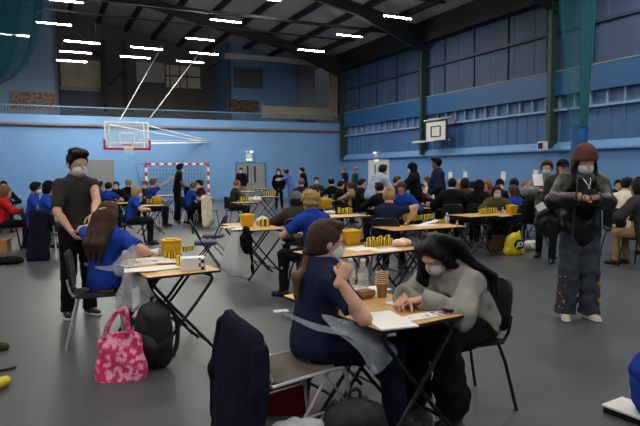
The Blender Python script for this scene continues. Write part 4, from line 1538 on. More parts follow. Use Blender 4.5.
write_w = person('person with long black hair in grey hoodie and mask, bent over writing at a desk', 437, 236, 3.50, 237, lean=33, top='hoodie', topname='hoodie', sleeve='long', bot='black', shoes='black',
    hair='short', hairc='black', mask=MASKM, head=(36, 2), loose=.030, wide=.05, hood=False, handsW=[G(404, 297, .775), G(424, 300, .765)], arms=((.8, -.3, -.55), (-.6, -.5, -.35)),
    hdir=(((-.35, .8, -.35), (-.3, -.3, -1)), ((.5, .8, -.05), (0, 0, -1))), curl=((.75, .9, .6), (.18, .2, .15)), hair_extra=f7hair, chair='black', clab='black plastic chair under the writing woman in the grey hoodie',
    knees=((.13, .40, .50), (-.14, .40, .50)), ankles=((.14, .36, .085), (-.17, .34, .085)), wr=.010, chair_rz=-14)
MB().tube([G(401, 297, .77), G(403, 290, .86)], .004, 6).build('pen', mat('dark pen', (30, 30, 60), .4))
tag(bpy.data.objects['pen'], 'dark pen in the hand of the writing woman', 'pen')

# ------------------------------------------------------------------ left desk, man standing, woman in blue
A3 = G(148, 277.5, .71); A3.z = 0
exam_table(A3, R31, 'pale wood folding desk with white box, nearest on the left')
exam_table(A3 + rotz((0, .605), R31), R31, 'pale wood folding desk with yellow bin, joined behind the nearest left desk')
yellow_bin(G(171.5, 257, TH), 'yellow sharps bin on the left desks above the pink bag', .17, .18, R31)
wb = thing('white_carton', 'white carton with black dotted end on the nearest left desk', 'box', G(193, 269.5, TH), R31 - .25)
m = MB(); m.rbox((0, 0, .0525), (.19, .12, .105), .006); m.build('carton', paper_m, wb)
MB().box((.0965, 0, .0525), (.002, .112, .10)).build('dotted_end', two_tone('black dots on white', (218, 218, 216), (26, 26, 30), 'checker', 34, .5, coord='Object'), wb)
MB().box((.068, -.0612, .0525), (.05, .002, .10)).build('dotted_panel', two_tone('black dots on white', (218, 218, 216), (26, 26, 30), 'checker', 34, .5), wb)
packets(G(164, 259.5, TH), G(182, 256.5, TH), 6, 'yellow packet with black marks lying before the bin on the left desks', 'packets on the left desks', .055)
packets(G(183, 252, TH), G(194, 250, TH), 4, 'yellow packet with black marks behind the white carton', 'packets behind the white carton', .055)
packets(G(176.5, 266, TH), G(180, 265, TH), 1, 'yellow and black packet standing at the left end of the white carton', 'packet by the carton', .09)
bottle(G(160.5, 256, TH), 'small clear hand gel bottle left of the yellow bin on the left desks', .10, .02)
for i, (x, y, w, d, lab) in enumerate(((138, 264, .30, .21, 'white form at the back left of the left desks by the woman in blue'), (162, 268.5, .28, .2, 'white form in the middle of the nearest left desk beside the white carton'), (152, 260, .30, .21, 'white form, largest on the left desk'), (141, 271, .26, .2, 'white form at the left corner of the left desk'), (170, 263, .22, .18, 'pale pink form near the yellow bin on the left desk'))):
    paper(G(x, y, TH) + UP * (.001 + .003 * i), w, d, R31 + .2 - .15 * i, lab, 'paper_form', mat('pale pink paper', (222, 206, 200), .7) if i == 4 else None, .003)
tag(MB().box((0, 0, .008), (.15, .05, .016)).build('clipboard', mat('dark olive card', (90, 80, 40), .7), None, False, G(143, 257, TH)), 'dark narrow folder at the back of the left desks beside the woman in blue', 'folder').rotation_euler = (0, 0, .1)
lump(G(156, 255, TH), 'white crumpled tissue beside the yellow bin on the left desks', (.06, .04, .028), 'tissue', 'tissue_bundle', paper_m, .008, .004)
sb = sheet('plastic_bag', [[at(127, 268, 4.9), at(136, 272, 4.68), at(146, 277, 4.42)], [at(121, 285, 4.9), at(134, 290, 4.62), at(152, 295, 4.42)], [at(116, 300, 4.86), at(134, 306, 4.6), at(158, 305, 4.44)], [at(118, 309, 4.84), at(136, 311, 4.6), at(156, 311, 4.45)]], POLY, None, 8, .003, .008)
tag(sb, 'clear plastic waste bag taped to the side of the nearest left desk', 'bag')

blue_w = person('person in blue T-shirt with long brown hair seated back-turned at the left desk', 108, 202, 5.25, 22, lean=6, top='royal', sleeve='short', bot='black', shoes='black', hair='short', hairc='brown', head=(12, 12), sw=.02, loose=.018, chair_rz=-50,
    handsW=[at(126, 257, 5.15), at(98, 226, 5.72)], arms=((1, -.1, .5), (-1, 0, .2)), hair_extra=lambda T, hp, J: (
        T.ell(hp(0, -.03, -.04), (.096, .088, .12), k=.03, clip=[(hp(0, .03, 0), hp(0, 1, 0) - hp(0, 0, 0))]),
        [T.chain([hp(x * .8, -.07, -.03), J['neck'] + V3(x, -.085, .0), J['chest'] + V3(x * 1.1, -.145, .02), J['chest'] + V3(x * .8, -.150, -.14)], [.06, .055, .04, .014], k=.03) for x in (-.075, 0, .075)]),
    chair=None, wr=.005)
_c = blue_w['loc'] - Vector((.06, .02, 0))
make_chair('chrome', _c, -math.radians(72), 'chrome-legged black chair under the woman in blue at the left desk')
lb = MB(); J = blue_w
S = SDF(); S.cap(J['hp'](-.02, -.115, .035), J['hp'](.03, -.115, .045), .012, k=.01)
npobj('hair_clip', [S.mesh(.006)], mat('tan hair clip', (186, 150, 110), .4), J['root'])
wt = thing('plastic_apron', 'translucent plastic apron tied round the woman in blue at the left desk', 'apron', (0, 0, 0))
sheet('waist_tie', [[at(84, 262, 5.22), at(98, 266, 5.05), at(113, 265, 4.98), at(127, 257, 4.95)], [at(84, 265, 5.22), at(98, 269, 5.04), at(113, 271, 4.97), at(129, 266, 4.94)]], POLYA, wt, 8, .003)
sheet('skirt', [[at(113, 264, 4.97), at(124, 252, 4.95), at(134, 244, 4.95)], [at(114, 271, 4.95), at(125, 268, 4.9), at(136, 256, 4.9)], [at(118, 276, 4.94), at(127, 278, 4.86), at(133, 270, 4.86)]], POLYA, wt, 8, .003, .004)

man = person('standing masked person in a charcoal T-shirt with one rolled-up sleeve, looking down', 77, 152, 5.95, 140, kind='stand', lean=7, top='charcoal', topname='t_shirt', sleeve=(.85, .15), bot='black', shoes='black', sole=True,
    hair='short', hairc='dark', mask=MASKM, head=(14, 10), headsc=1.14, handsW=[at(71, 231, 5.68), at(94, 222, 5.55)], arms=((1, -.6, -.1), (-1, -.5, -.1)), sw=.0, loose=.012, wide=.02,
    hair_extra=lambda T, hp, J: [T.ell(hp(x, y, z), (.045, .045, .03), k=.03) for x, y, z in ((.04, .05, .10), (-.03, .055, .105), (-.045, .0, .105), (.045, -.02, .108), (-.01, -.05, .11), (0, .0, .115))])
m = MB()

# bags by the left desk
pk = two_tone('pink leopard print cotton', (204, 40, 100), (236, 160, 182), 'noise', 21, .53, .85, soft=.05)
tb = thing('tote_bag', 'pink leopard print tote bag on the floor in front of the black rucksack', 'bag', G(121.5, 378, 0), math.radians(6))
m = MB()
rings = []
for j in range(13):
    t = j / 12
    z = .325 * t
    w = .175 + .012 * math.sin(t * 5) - .012 * t
    dp = .075 * (1 - t) ** .7 + .012
    rings.append([Vector((w * math.copysign(abs(math.cos(q)) ** .55, math.cos(q)) + .008 * math.sin(7 * t + 3 * q), dp * math.copysign(abs(math.sin(q)) ** .7, math.sin(q)) + .010 * math.sin(9 * t + 4 * q), z - .02 * t * math.cos(2 * q) + (.02 * math.cos(q) * t))) for q in [k * PI / 16 for k in range(32)]])
m.loft(rings)
m.build('bag_body', pk, tb, True)
for y, lean_ in ((-.02, -.05), (.02, .0)):
    pts = [(-.10, y, .30), (-.085, y + lean_, .40), (-.0, y + lean_ * 1.4, .515), (.045, y + lean_ * 1.4, .53), (.06, y + lean_, .44), (.055, y, .30)]
    sh = [Vector(p) for p in pts]
    for _ in range(2):
        q = [sh[0]]
        for a_, b_ in zip(sh, sh[1:]): q += [a_.lerp(b_, .25), a_.lerp(b_, .75)]
        sh = q + [sh[-1]]
    m = MB(); rr_ = []
    for i, p in enumerate(sh):
        tdir = (sh[min(i + 1, len(sh) - 1)] - sh[max(i - 1, 0)]).normalized()
        sd_ = tdir.cross(Vector((0, 1, 0))).normalized()
        rr_.append([p + sd_ * .013 + Vector((0, -.003, 0)), p - sd_ * .013 + Vector((0, -.003, 0)), p - sd_ * .013 + Vector((0, .003, 0)), p + sd_ * .013 + Vector((0, .003, 0))])
    m.loft(rr_)
    m.build('handle', pk, tb, True)
rucksack(G(151, 371, 0) + Vector((0, .10, 0)), -.35, 'black rucksack on the floor behind the pink leopard tote bag', .29, .22, .50)

# ------------------------------------------------------------------ woman in the black puffer jacket at right
def puff(T, hp, J):
    for x in (-.055, .055):
        T.chain([hp(x, .03, .03), hp(x * 1.5, .02, -.07), J['neck'] + V3(x * 1.7, .07, -.05), J['chest'] + V3(x * 1.6, .14, -.0)], [.03, .032, .03, .014], k=.02)
    T.ell(hp(0, -.03, -.05), (.095, .08, .12), k=.03, clip=[(hp(0, .03, 0), hp(0, 1, 0) - hp(0, 0, 0))])
PUFF = mat('black shiny puffer nylon', (14, 14, 15), .42, bump=.12, bscale=22, spec=.4)
puf_w = person('standing person in brown beanie, mask, black puffer jacket and wide jeans looking at a phone', 585, 148, 5.62, 184, kind='stand', lean=4, top=PUFF, topname='puffer_jacket', sleeve='long', bot='denim', shoes='cream', sole=True,
    hair='short', hairc='dark', mask=MASKM, hat='beanie', hatc='beaniebrown', headsc=1.16, head=(26, 0), handsW=[at(578, 199, 5.30), at(594, 199, 5.30)], arms=((1, -.55, -.5), (-1, -.55, -.5)), coat=True, hood=True, loose=.034, wide=.050, sw=.0,
    hdir=(((-.35, .75, .5), (.3, .5, -.6)), ((.35, .75, .5), (-.3, .5, -.6))), curl=(.75, .8, .5), hair_extra=puff, wr=.007)
J = puf_w
S = SDF(); S.cap(J['waist'] + V3(0, .125, -.02), J['neck'] + V3(0, .055, -.01), .088, .055, flat=(0, 1, 0), fs=1.3, k=.03)
npobj('black_top', [S.mesh(.012, .002)], FB['black'], J['root'])
MB().tube([J['neck'] + V3(.05, .075, .0), J['neck'] + V3(.02, .155, -.08), J['neck'] + V3(0, .172, -.12), J['neck'] + V3(-.02, .155, -.08), J['neck'] + V3(-.05, .075, 0)], .0035, 6, smooth=2).build('necklace', CHROME, J['root'], True)
MB().lathe(J['neck'] + V3(0, .18, -.145), [(.002, 0), (.012, .01), (.012, .022), (.002, .032)], 10).build('pendant', CHROME, J['root'], True)
for q in (-1, 1):
    MB().tube([J['neck'] + V3(q * .085, .10, -.02), J['chest'] + V3(q * .11, .185, 0), J['waist'] + V3(q * .12, .18, 0), J['pel'] + V3(q * .13, .175, -.1)], .010, 6, smooth=1).build('jacket_zip_edge', mat('dark jacket edge', (40, 40, 42), .4), J['root'], True)
fl = [mat('embroidery red', (170, 66, 52), .8), mat('embroidery ochre', (176, 130, 60), .8), mat('embroidery pink', (188, 120, 120), .8)]
rr = random.Random(5)
for kn_, an_, q in ((J['KR'], J['AR'], 1), (J['KL'], J['AL'], -1)):
    m = MB()
    for i in range(16):
        t = rr.uniform(.12, .92)
        c = kn_.lerp(an_, t)
        ang = rr.uniform(-.2, 1.1)
        rad = .102 + .008 * t - .004
        p = c + V3(q * math.cos(ang) * rad, math.sin(ang) * rad, 0)
        m.lathe(p, [(.002, -.010), (.008, -.006), (.010, 0), (.008, .006), (.002, .010)], 7, i % 3)
    m.build('flower_embroidery', fl, J['root'], True)
hm = (J['world'](J['hand0']) + J['world'](J['hand1'])) / 2
o = MB(); o.rbox((0, 0, 0), (.15, .075, .010), .01, ax=(X3, Vector((0, .75, .66)), Vector((0, -.66, .75))))
tag(o.build('mobile_phone', mat('black glass phone', (14, 14, 18), .15), None, True, hm + UP * .02), 'black phone held by the standing person in the black puffer jacket', 'phone')
S = SDF()
S.ell((0, 0, .16), (.17, .10, .17), k=.05); S.ell((.05, 0, .10), (.13, .10, .11), k=.05); S.ell((-.06, 0, .26), (.09, .08, .08), k=.05)
hbg = thing('handbag', 'black glossy quilted bag hanging at the side of the standing person in the puffer jacket', 'bag', at(547, 236, 5.6))
npobj('bag_body', [S.mesh(.012, .010)], PUFF, hbg)
hbg.scale = (.74, .74, .80)
MB().tube([(-.02, 0, .30), (.06, -.02, .52), (.16, .03, .66)], .012, 6, smooth=2).build('strap', PUFF, hbg, True)
tag(MB().box((0, 0, 0), (.085, .012, .065), 0, ax=(Vector((.85, 0, .5)), Y3, Vector((-.5, 0, .85)))).build('paper_card', paper_m, None, False, at(540.5, 207, 5.45)), 'small white card tucked on the black bag of the puffer jacket person', 'card')

# ------------------------------------------------------------------ bottom right and left edges
eb = thing('blue_coat', 'royal blue coat on a chair cut off by the right edge at the bottom', 'coat', (2.02, 3.30, 0), .4)
S = SDF(); S.ell((0, 0, .26), (.15, .20, .24), k=.05, clip=[((0, 0, .02), (0, 0, -1))]); S.ell((0, -.05, .16), (.16, .22, .2), k=.05, clip=[((0, 0, .02), (0, 0, -1))])
npobj('coat_body', [S.mesh(.014, .010)], FB['royal'], eb)
bk = thing('ring_binder', 'black based stack of white paper on the floor at the bottom right corner', 'papers', G(636, 417, 0), .55)
MB().box((0, 0, .02), (.20, .30, .04)).build('black_tray', BLKP, bk)
MB().box((0, 0, .046), (.22, .31, .012)).build('white_paper', paper_m, bk)
S = SDF(); S.cap((0, 0, .05), (.05, .16, .04), .05, .035, k=.03, clip=[((0, 0, 0), (0, 0, -1))]); S.ell((0, -.06, .05), (.05, .07, .05), k=.03, clip=[((0, 0, 0), (0, 0, -1))])
ys = npobj('yellow_shoe', [S.mesh(.008)], mat('yellow shoe fabric', (206, 190, 34), .6)); ys.location = G(-14, 395, 0)
tag(ys, 'bright yellow shoe at the left edge of the floor', 'shoe')
S = SDF(); S.cap((0, 0, .05), (.1, .05, .03), .05, .03, k=.03, clip=[((0, 0, 0), (0, 0, -1))])
ys = npobj('dark_glove', [S.mesh(.008)], FB['olive']); ys.location = G(-9, 352, 0)
tag(ys, 'dark olive fabric end at the left edge of the floor', 'cloth')
tag(MB().tube([G(-6, 371, .012), G(6, 369.5, .012), G(16, 367, .012)], .010, 6).build('cable_end', BLKM), 'thin dark chair foot lying across the floor at the left edge', 'bar')

# ------------------------------------------------------------------ desks across the hall
R28 = math.radians(28)
def desk(px, py, label, rz=R28, w=.6, d=.6):
    """px, py: front left corner of the top in the photograph"""
    c = G(px, py, .71); c.z = 0
    return exam_table(c, rz, label, w, d)
def desk_mid(px, py, label, rz=R28, w=.6, d=.6):
    c = G(px, py, .71); c.z = 0
    return exam_table(c - rotz((w / 2, d / 2), rz), rz, label, w, d)

# second desk group, centre right (row of packets, behind the writing desk)
desk(376.7, 253.2, 'pale wood folding desk with packets and crumpled pink paper behind the writing woman', R31)
c = G(376.7, 253.2, .71); c.z = 0
exam_table(c + rotz((-.605, 0), R31) , R31, 'pale wood folding desk left of the pink paper desk, partly behind the woman in navy')
PKG = 'yellow packet with black marks in the pile on the desk behind the paper cups'
packets(G(364, 247.5, TH), G(393, 244.5, TH), 8, PKG, 'packets behind the paper cups', .07)
packets(G(367, 245.3, TH), G(390, 242.8, TH), 6, PKG, 'packets behind the paper cups', .085)
lump(G(402, 246, TH), 'crumpled pale pink paper on the desk behind the writing woman', (.10, .07, .04), 'paper', 'crumpled_paper', mat('pale pink tissue', (226, 196, 190), .7), .010, .007)
paper(G(385, 250, TH), .3, .16, R31, 'white form at the front corner of the desk with the pile of packets')
paper(G(360, 249, TH), .30, .24, R31 + .1, 'white form on the desk left of the pile of packets behind the bottles')
paper(G(424, 225.5, TH), .34, .22, .4, 'white form under the white tray before the navy sitter')
paper(G(505, 216, TH), .26, .12, R28, 'pale pink form at the front of the desk above the shopping bag', 'paper_form', mat('pale pink paper', (222, 206, 200), .7))
paper(G(330, 215.5, TH), .3, .2, R28, 'pale pink form at the left of the desk with the row of packets', 'paper_form', mat('pale pink paper', (222, 206, 200), .7))
yellow_bin(G(350.5, 244.5, TH), 'yellow sharps bin beyond the glasses of the woman in navy', .20, .17, .6)
hung_bag(at(363, 254, 6.0), 'clear plastic bag hanging from the desk behind the drink bottles', .38, .12)

# desk at centre right with the back-turned navy scrubs sitter
desk(432, 228.3, 'pale wood folding desk with white tray before the back-turned navy sitter', math.radians(24))
c = G(432, 228.3, .71); c.z = 0
exam_table(c + rotz((-.605, .0), math.radians(24)), math.radians(24), 'pale wood folding desk at the right hand of the back-turned navy sitter')
packets(G(415, 220.5, TH), G(433, 219, TH), 7, 'yellow packet with black marks standing in the row left of the white tray', 'packets beyond the navy sitter', .09)
yellow_bin(G(409.5, 220.8, TH), 'yellow sharps bin in front of the back-turned navy sitter', .19, .15, .4)
bottle(G(447, 223.5, TH), 'clear bottle at the right of the white tray desk', .16, .035)
bottle(G(457, 226.5, TH), 'small pale bottle at the right end of the white tray desk', .09, .018, mat('tan cap', (180, 150, 110), .5))
wt = MB(); wt.box((0, 0, .012), (.42, .10, .02))
o = tag(wt.build('white_tray', WHP, None, False, G(430, 223.5, TH)), 'long white tray tilted on the desk before the navy sitter', 'tray')
o.rotation_euler = (0, -.10, .75)
packets(G(438, 223.5, TH), G(448, 223, TH), 3, 'yellow packet with black marks beside the white tray', 'packets beside the tray', .06)
hung_bag(at(413, 229, 8.2), 'clear plastic bag hanging from the desk with the white tray', .32, .17)

# desk with the yellow shopping bag
desk(497, 215.4, 'pale wood folding desk near the yellow shopping bag', R28)
c = G(497, 215.4, .71); c.z = 0
exam_table(c + rotz((-.605, 0), R28), R28, 'pale wood folding desk with packets left of the yellow shopping bag desk')
packets(G(479, 214, TH), G(497, 213, TH), 7, 'yellow packet with black marks on the desk by the olive jumper sitter', 'packets by the olive jumper sitter', .10)
yellow_bin(G(511.5, 213.5, TH), 'yellow sharps bin on the desk above the yellow shopping bag', .17, .16, .4)
bottle(G(503, 213, TH), 'small clear bottle between packets and bin on the desk above the shopping bag', .10, .025)
jd = thing('shopping_bag', 'yellow shopping bag with a black round logo on the floor', 'bag', G(513.5, 254.5, 0), .15)
S = SDF(); S.ell((0, 0, .18), (.165, .09, .21), k=.04, clip=[((0, 0, 0.005), (0, 0, -1))]); S.cap((.06, 0, .30), (.10, 0, .40), .06, .03, flat=(0, 1, 0), fs=1.6, k=.06); S.cap((-.12, 0, .06), (.12, 0, .06), .075, flat=(0, 1, 0), fs=1.1, k=.04, clip=[((0, 0, 0.005), (0, 0, -1))])
npobj('bag_body', [S.mesh(.012, .005)], mat('bright yellow polythene', (222, 196, 26), .35), jd)
m = MB(); m.tube([(.05, -.098, .19), (.05, -.112, .19)], .088, 24); m.build('round_logo', mat('black print', (16, 16, 18), .5), jd)
bpy.context.view_layer.update()
def text_obj(s, size, mt, parent, loc, rot):
    cu = bpy.data.curves.new('lettering', 'FONT')
    cu.body = s; cu.size = size; cu.align_x = 'CENTER'; cu.align_y = 'CENTER'; cu.extrude = .001; cu.shear = .25; cu.offset = .004
    tmp = bpy.data.objects.new('tmp', cu)
    COL.objects.link(tmp)
    bpy.context.view_layer.update()
    me = bpy.data.meshes.new_from_object(tmp.evaluated_get(bpy.context.evaluated_depsgraph_get()))
    bpy.data.objects.remove(tmp)
    o = bpy.data.objects.new('lettering', me)
    COL.objects.link(o); o.data.materials.clear(); o.data.materials.append(mt); o.parent = parent; o.location = loc; o.rotation_euler = rot
    return o
text_obj('JD', .115, paper_m, jd, (.05, -.114, .19), (PI / 2, 0, 0))
lump(G(531, 250, 0), 'white crumpled plastic bag on the floor right of the yellow shopping bag', (.16, .10, .10), 'bag', 'plastic_bag', WHP, .014, .012)
tag(MB().box((0, 0, .15), (.30, .22, .30)).build('cardboard_box', mat('dark brown card', (70, 50, 38), .8), None, False, G(500, 251, 0)), 'dark brown box on the floor left of the yellow shopping bag', 'box')

# mid-left desk with hanging bags and the empty blue chairs
desk(247, 230.8, 'pale wood folding desk with hanging plastic bags right of the empty blue chairs', math.radians(27))
c = G(247, 230.8, .71); c.z = 0
exam_table(c + rotz((0, .605), math.radians(27)), math.radians(27), 'pale wood folding desk joined behind the desk with hanging bags')
yellow_bin(G(247, 226.5, TH), 'yellow sharps bin on the desk with hanging plastic bags', .19, .19, .4)
packets(G(260, 226.5, TH), G(270, 226, TH), 2, 'yellow packet beside the white jug on the desk with hanging bags', 'packets by the white jug', .10)
lump(G(262, 225, TH), 'white plastic bundle behind the packets on the desk with hanging bags', (.09, .06, .07), 'bag', 'plastic_bundle', WHP, .012, .006)
paper(G(240, 229, TH), .26, .2, .5, 'white form at the left of the desk with hanging bags')
paper(G(232, 227, TH), .3, .2, .5, 'pale pink form at the far left of the desk with hanging bags', 'paper_form', mat('pale pink paper', (222, 206, 200), .7))
hung_bag(at(237, 232, 7.9), 'large clear plastic bag hanging from the desk beside the empty blue chairs', .60, .20, clear('thick white polythene', (214, 216, 216), .62, .35))
S = SDF(); S.ell((0, 0, 0), (.09, .06, .16), k=.03); S.cap((0, 0, .08), (.0, 0, .17), .075, .06); S.cap((.06, 0, -.1), (.075, 0, -.42), .025, .02)
o = npobj('black_bag', [S.mesh(.014, .008)], FB['black']); o.location = at(246.5, 243, 7.75)
tag(o, 'black bag hanging at the front of the desk beside the clear plastic bag', 'bag')
for (x, y, Y, hd, lab) in ((205, 268, 0, 78, 'empty blue padded folding chair nearest the white carton desk'), (215, 259, 0, 272, 'empty blue padded folding chair behind the other, tucked by the hanging bag')):
    p = G(x, y, 0)
    make_chair('fold', p, -math.radians(hd), lab)
# far desks: (front left corner px, py, label)
for x, y, lab in ((150, 205.3, 'far desk before the raised-arm blue sitter at left'), (166, 195.3, 'small far desk left of the standing figure in black'), (203, 198, 'far desk with yellow bin right of the standing figure in black'),
                  (245, 202.3, 'far desk with white packages left of centre'), (268, 196.6, 'far desk with packets before the gesturing figure in scrubs'), (247, 191.5, 'far desk before the seated figure in black jacket'),
                  (341, 215.6, 'desk with row of packets behind the grey beanie sitter'), (322, 200.6, 'far desk with pale papers at the centre of the hall'),
                  (405, 206.8, 'far desk in front of the blue-topped sitter with brown hair'), (120, 203, 'far desk beside the blond sitter in blue'), (12, 197.5, 'far desk at the left edge before the red jumper sitter'),
                  (440, 208, 'far desk behind the standing figure in navy'), (470, 200, 'far desk among the seated crowd at right'), (545, 205, 'far desk in front of the curly-haired standing person'), (262, 188.5, 'desk right at the back below the grey double doors'), (303, 191, 'desk at the back before the standing figure in black')):
    desk_mid(x, y, 'pale ' + lab, R28, .9 if x == 341 else .6)
for x0, x1, y, n, k, lab in ((338, 352, 213.5, 7, .105, 'yellow packet with black marks in the row behind the blond back-turned sitter'), (265, 276, 195, 5, .14, 'yellow packet on the far desk before the figure in scrubs'),
                             (240, 250, 201, 4, .13, 'yellow packet on the far desk with white packages'), (316, 325, 200.8, 3, .12, 'yellow packet on the far desk at the centre of the hall'), (146, 156, 203.5, 3, .12, 'yellow packet on the far desk before the raised-arm sitter')):
    packets(G(x0, y, TH), G(x1, y - .3, TH), n, lab, lab.replace('yellow packet', 'packets'), k)
for x, y, w, lab in ((202, 196.5, .26, 'yellow sharps bin on the far desk right of the standing figure in black'), (157, 204, .22, 'pale purple tub on the far desk at left'), (325, 208.5, .25, 'pale yellow bin in the middle distance at the centre')):
    b_ = yellow_bin(G(x, y, TH), lab, w, w * .9, .4)
lump(G(255, 201.5, TH), 'white packages on the far desk left of centre', (.18, .10, .07), 'packages', 'white_package', WHP, .02, .01)
lump(G(330, 214, TH), 'pale pink packages on the desk before the row of packets', (.10, .08, .03), 'packages', 'pink_package', mat('pale pink tissue', (226, 196, 190), .7), .016, .006)
hung_bag(at(291, 207, 10.5), 'pale plastic bag standing tall left of the blond back-turned sitter', .86, .16)
lump(G(194, 222, 0), 'clear white bag on the floor right of the standing figure in black', (.24, .18, .17), 'bag', 'plastic_bag', clear('white polythene', (200, 202, 204), .75, .4), .02, .014)
S = SDF(); S.cap((-.12, 0, .78), (.12, 0, .78), .05, k=.05); S.cap((-.05, -.03, .75), (-.06, -.08, .12), .13, .15, flat=(0, 1, 0), fs=2, k=.05); S.cap((.08, -.03, .75), (.10, -.08, .2), .11, .12, flat=(0, 1, 0), fs=2, k=.05)
o = npobj('coat', [S.mesh(.018, .01)], FB['cream']); o.location = G(206, 227, 0); o.rotation_euler = (0, 0, 1.0)
tag(o, 'cream coat draped over a chair back behind the empty blue chairs', 'coat')
make_chair('black', G(211, 226, 0), -math.radians(80), 'black chair under the cream coat')
# left middle distance
S = SDF(); S.cap((-.17, 0, .82), (.17, 0, .82), .05, k=.05); S.cap((-.11, -.04, .78), (-.14, -.10, .08), .12, .17, flat=(0, 1, 0), fs=1.9, k=.06); S.cap((.12, -.04, .78), (.14, -.10, .10), .12, .15, flat=(0, 1, 0), fs=1.9, k=.06)
S.cap((-.17, .05, .78), (-.15, .06, .35), .06, .06, k=.05); S.cap((.17, .05, .78), (.19, .06, .3), .06, .06, k=.05)
o = npobj('coat', [S.mesh(.016, .01)], FB['darknavy']); o.location = G(41, 260, 0); o.rotation_euler = (0, 0, .15); o.scale = (.66, 1, 1)
tag(o, 'long dark navy coat hung over a chair behind the standing charcoal figure', 'coat')
make_chair('chrome', G(41, 260, 0) + Vector((.05, .24, 0)), -math.radians(0), 'chrome-legged chair under the long dark navy coat at left')
for x, y, w, d, h, lab in ((13, 231, .36, .26, .22, 'brown cardboard box on the floor at the left edge, upper one'), (0, 252, .34, .26, .24, 'brown cardboard box at the left edge above the black bag')):
    b_ = thing('cardboard_box', lab, 'box', G(x, y, 0), .2)
    MB().box((0, 0, h / 2), (w, d, h)).build('carton', KRAFT, b_)
    for q in (-1, 1):
        MB().hexa([(q * w / 2, -d / 2, h - .004), (q * w / 2 + q * .10, -d / 2, h + .05), (q * w / 2 + q * .10, d / 2, h + .05), (q * w / 2, d / 2, h - .004), (q * w / 2, -d / 2, h), (q * w / 2 + q * .10, -d / 2, h + .056), (q * w / 2 + q * .10, d / 2, h + .056), (q * w / 2, d / 2, h)]).build('flap', KRAFT, b_)
lump(G(8, 264, 0), 'flat black bag lying on the floor at the left edge', (.26, .14, .07), 'bag', 'black_bag', FB['black'], .014, .008)
# small table items far away are kept simple
for i, (x, y) in enumerate(((72, 205), (92, 207))):
    pass

# ------------------------------------------------------------------ the crowd
def P(label, *a, **k):
    return person(label, *a, **k)
B_, M_ = MASKM, MASKB
# middle distance, centre
P('person in a blue T-shirt with blond curly hair seated back-turned behind the woman in navy', 310, 192, 6.9, 318, lean=10, top='royal', bot='black', hair='curly', hairc='blond', chair='black', sleeve='short', head=(8, -5), headsc=1.08, sw=.03, loose=.02, knees=((.10, .42, .5), (-.20, .40, .5)), ankles=((.10, .42, .085), (-.28, .30, .085)))
P('back-turned person in a navy T-shirt with tied blond hair seated at the white tray desk', 389, 189, 8.5, 20, lean=12, top='navy', bot='black', hair='bun', hairc='blond', head=(18, 20), chair='black', handsW=[at(408, 221, 8.3), at(397, 216, 9.0)])
P('person in a grey beanie and dark striped jacket seated beyond the blond back-turned sitter', 296, 194, 8.6, 350, top='charcoal', topname='jacket', sleeve='long', hat='beanie', hatc='midgrey', head=(16, 0), coat=True, loose=.03)
P('person in an olive jumper and pale mask seated facing us beside the packets', 497, 186, 10.9, 182, top='olive', topname='jumper', sleeve='long', hair='bob', hairc='dark', mask=M_, head=(14, 0), loose=.025)
P('person in royal blue with long brown hair seated at the desk with the shopping bag', 513, 187, 11.3, 320, top='royal', topname='jumper', sleeve='long', bot='maroon', hair='long', hairc='brown', head=(12, 5), loose=.02)
P('person in black seated behind the royal blue sitter at the shopping bag desk', 531, 184, 11.4, 310, top='black', topname='jacket', sleeve='long', bot='maroon', hair='long', hairc='ginger', head=(10, 0), coat=True, loose=.03)
# standing people
P('standing person in black with a mask, coat over one arm, in front of the goal', 180, 164, 17.3, 70, kind='stand', top='black', topname='jumper', sleeve='short', bot='black', shoes='white', hair='short', hairc='black', mask=B_, head=(10, 5), wide=.04, hands=((.16, .24, 1.0), (-.16, .2, 1.0)), skin='brown')
S = SDF(); S.cap((0, 0, .98), (.10, -.03, .5), .10, .16, flat=(.3, 1, 0), fs=1.5, k=.05); S.cap((.02, 0, .95), (.16, -.03, .40), .08, .12, flat=(.3, 1, 0), fs=1.5, k=.05)
o = npobj('coat', [S.mesh(.02, .01)], FB['black']); p = at(187, 190, 17.1); o.location = (p.x, p.y, 0)
tag(o, 'black coat carried over the arm of the standing figure in front of the goal', 'coat')
P('standing person in a black hooded coat and beanie among the tables right of centre', 412, 163.5, 13.2, 290, kind='stand', top='black', topname='coat', sleeve='long', bot='black', hair='short', hairc='black', hat='beanie', hatc='black', mask=M_, coat=True, loose=.04, hands=((.16, .3, 1.1), (-.1, .36, 1.15)), hood=True)
P('tall standing person in a navy top and black trousers right of the black coated figure', 436, 157.5, 12.3, 262, kind='stand', top='navy', topname='jumper', sleeve='long', bot='black', hair='curly', hairc='black', loose=.02, skin='brown', hands=((.05, .24, 1.0), (-.05, .24, 1.0)))
P('standing person in a pale grey blue shirt bending over a table right of centre', 383, 174, 13.0, 55, kind='stand', lean=32, top='paleblue', topname='shirt', sleeve='long', bot='black', hair='short', hairc='dark', loose=.03, hands=((.15, .5, .9), (-.15, .5, .9)), tsfix=1.0)
P('curly-haired standing person in a grey and rust top and mask holding papers', 547, 161, 9.6, 205, kind='stand', top='grey', topname='cardigan', sleeve='long', bot='black', hair='curly', hairc='brown', mask=M_, head=(12, 0), loose=.03, hands=((.10, .30, 1.15), (-.10, .30, 1.15)))
PR = at(538, 180, 9.2)
tag(MB().box((0, 0, 0), (.15, .01, .20), 0, ax=(X3, Vector((0, .9, -.4)), Vector((0, .4, .9)))).build('paper_sheets', paper_m, None, False, PR), 'white paper sheets held by the curly-haired standing person', 'papers')
P('standing person in a dark cap half hidden behind the brown beanie figure', 563, 160, 9.0, 190, kind='stand', top='charcoal', topname='coat', sleeve='long', hair='short', hairc='lightbrown', hat='cap', hatc='black', coat=True, loose=.03)
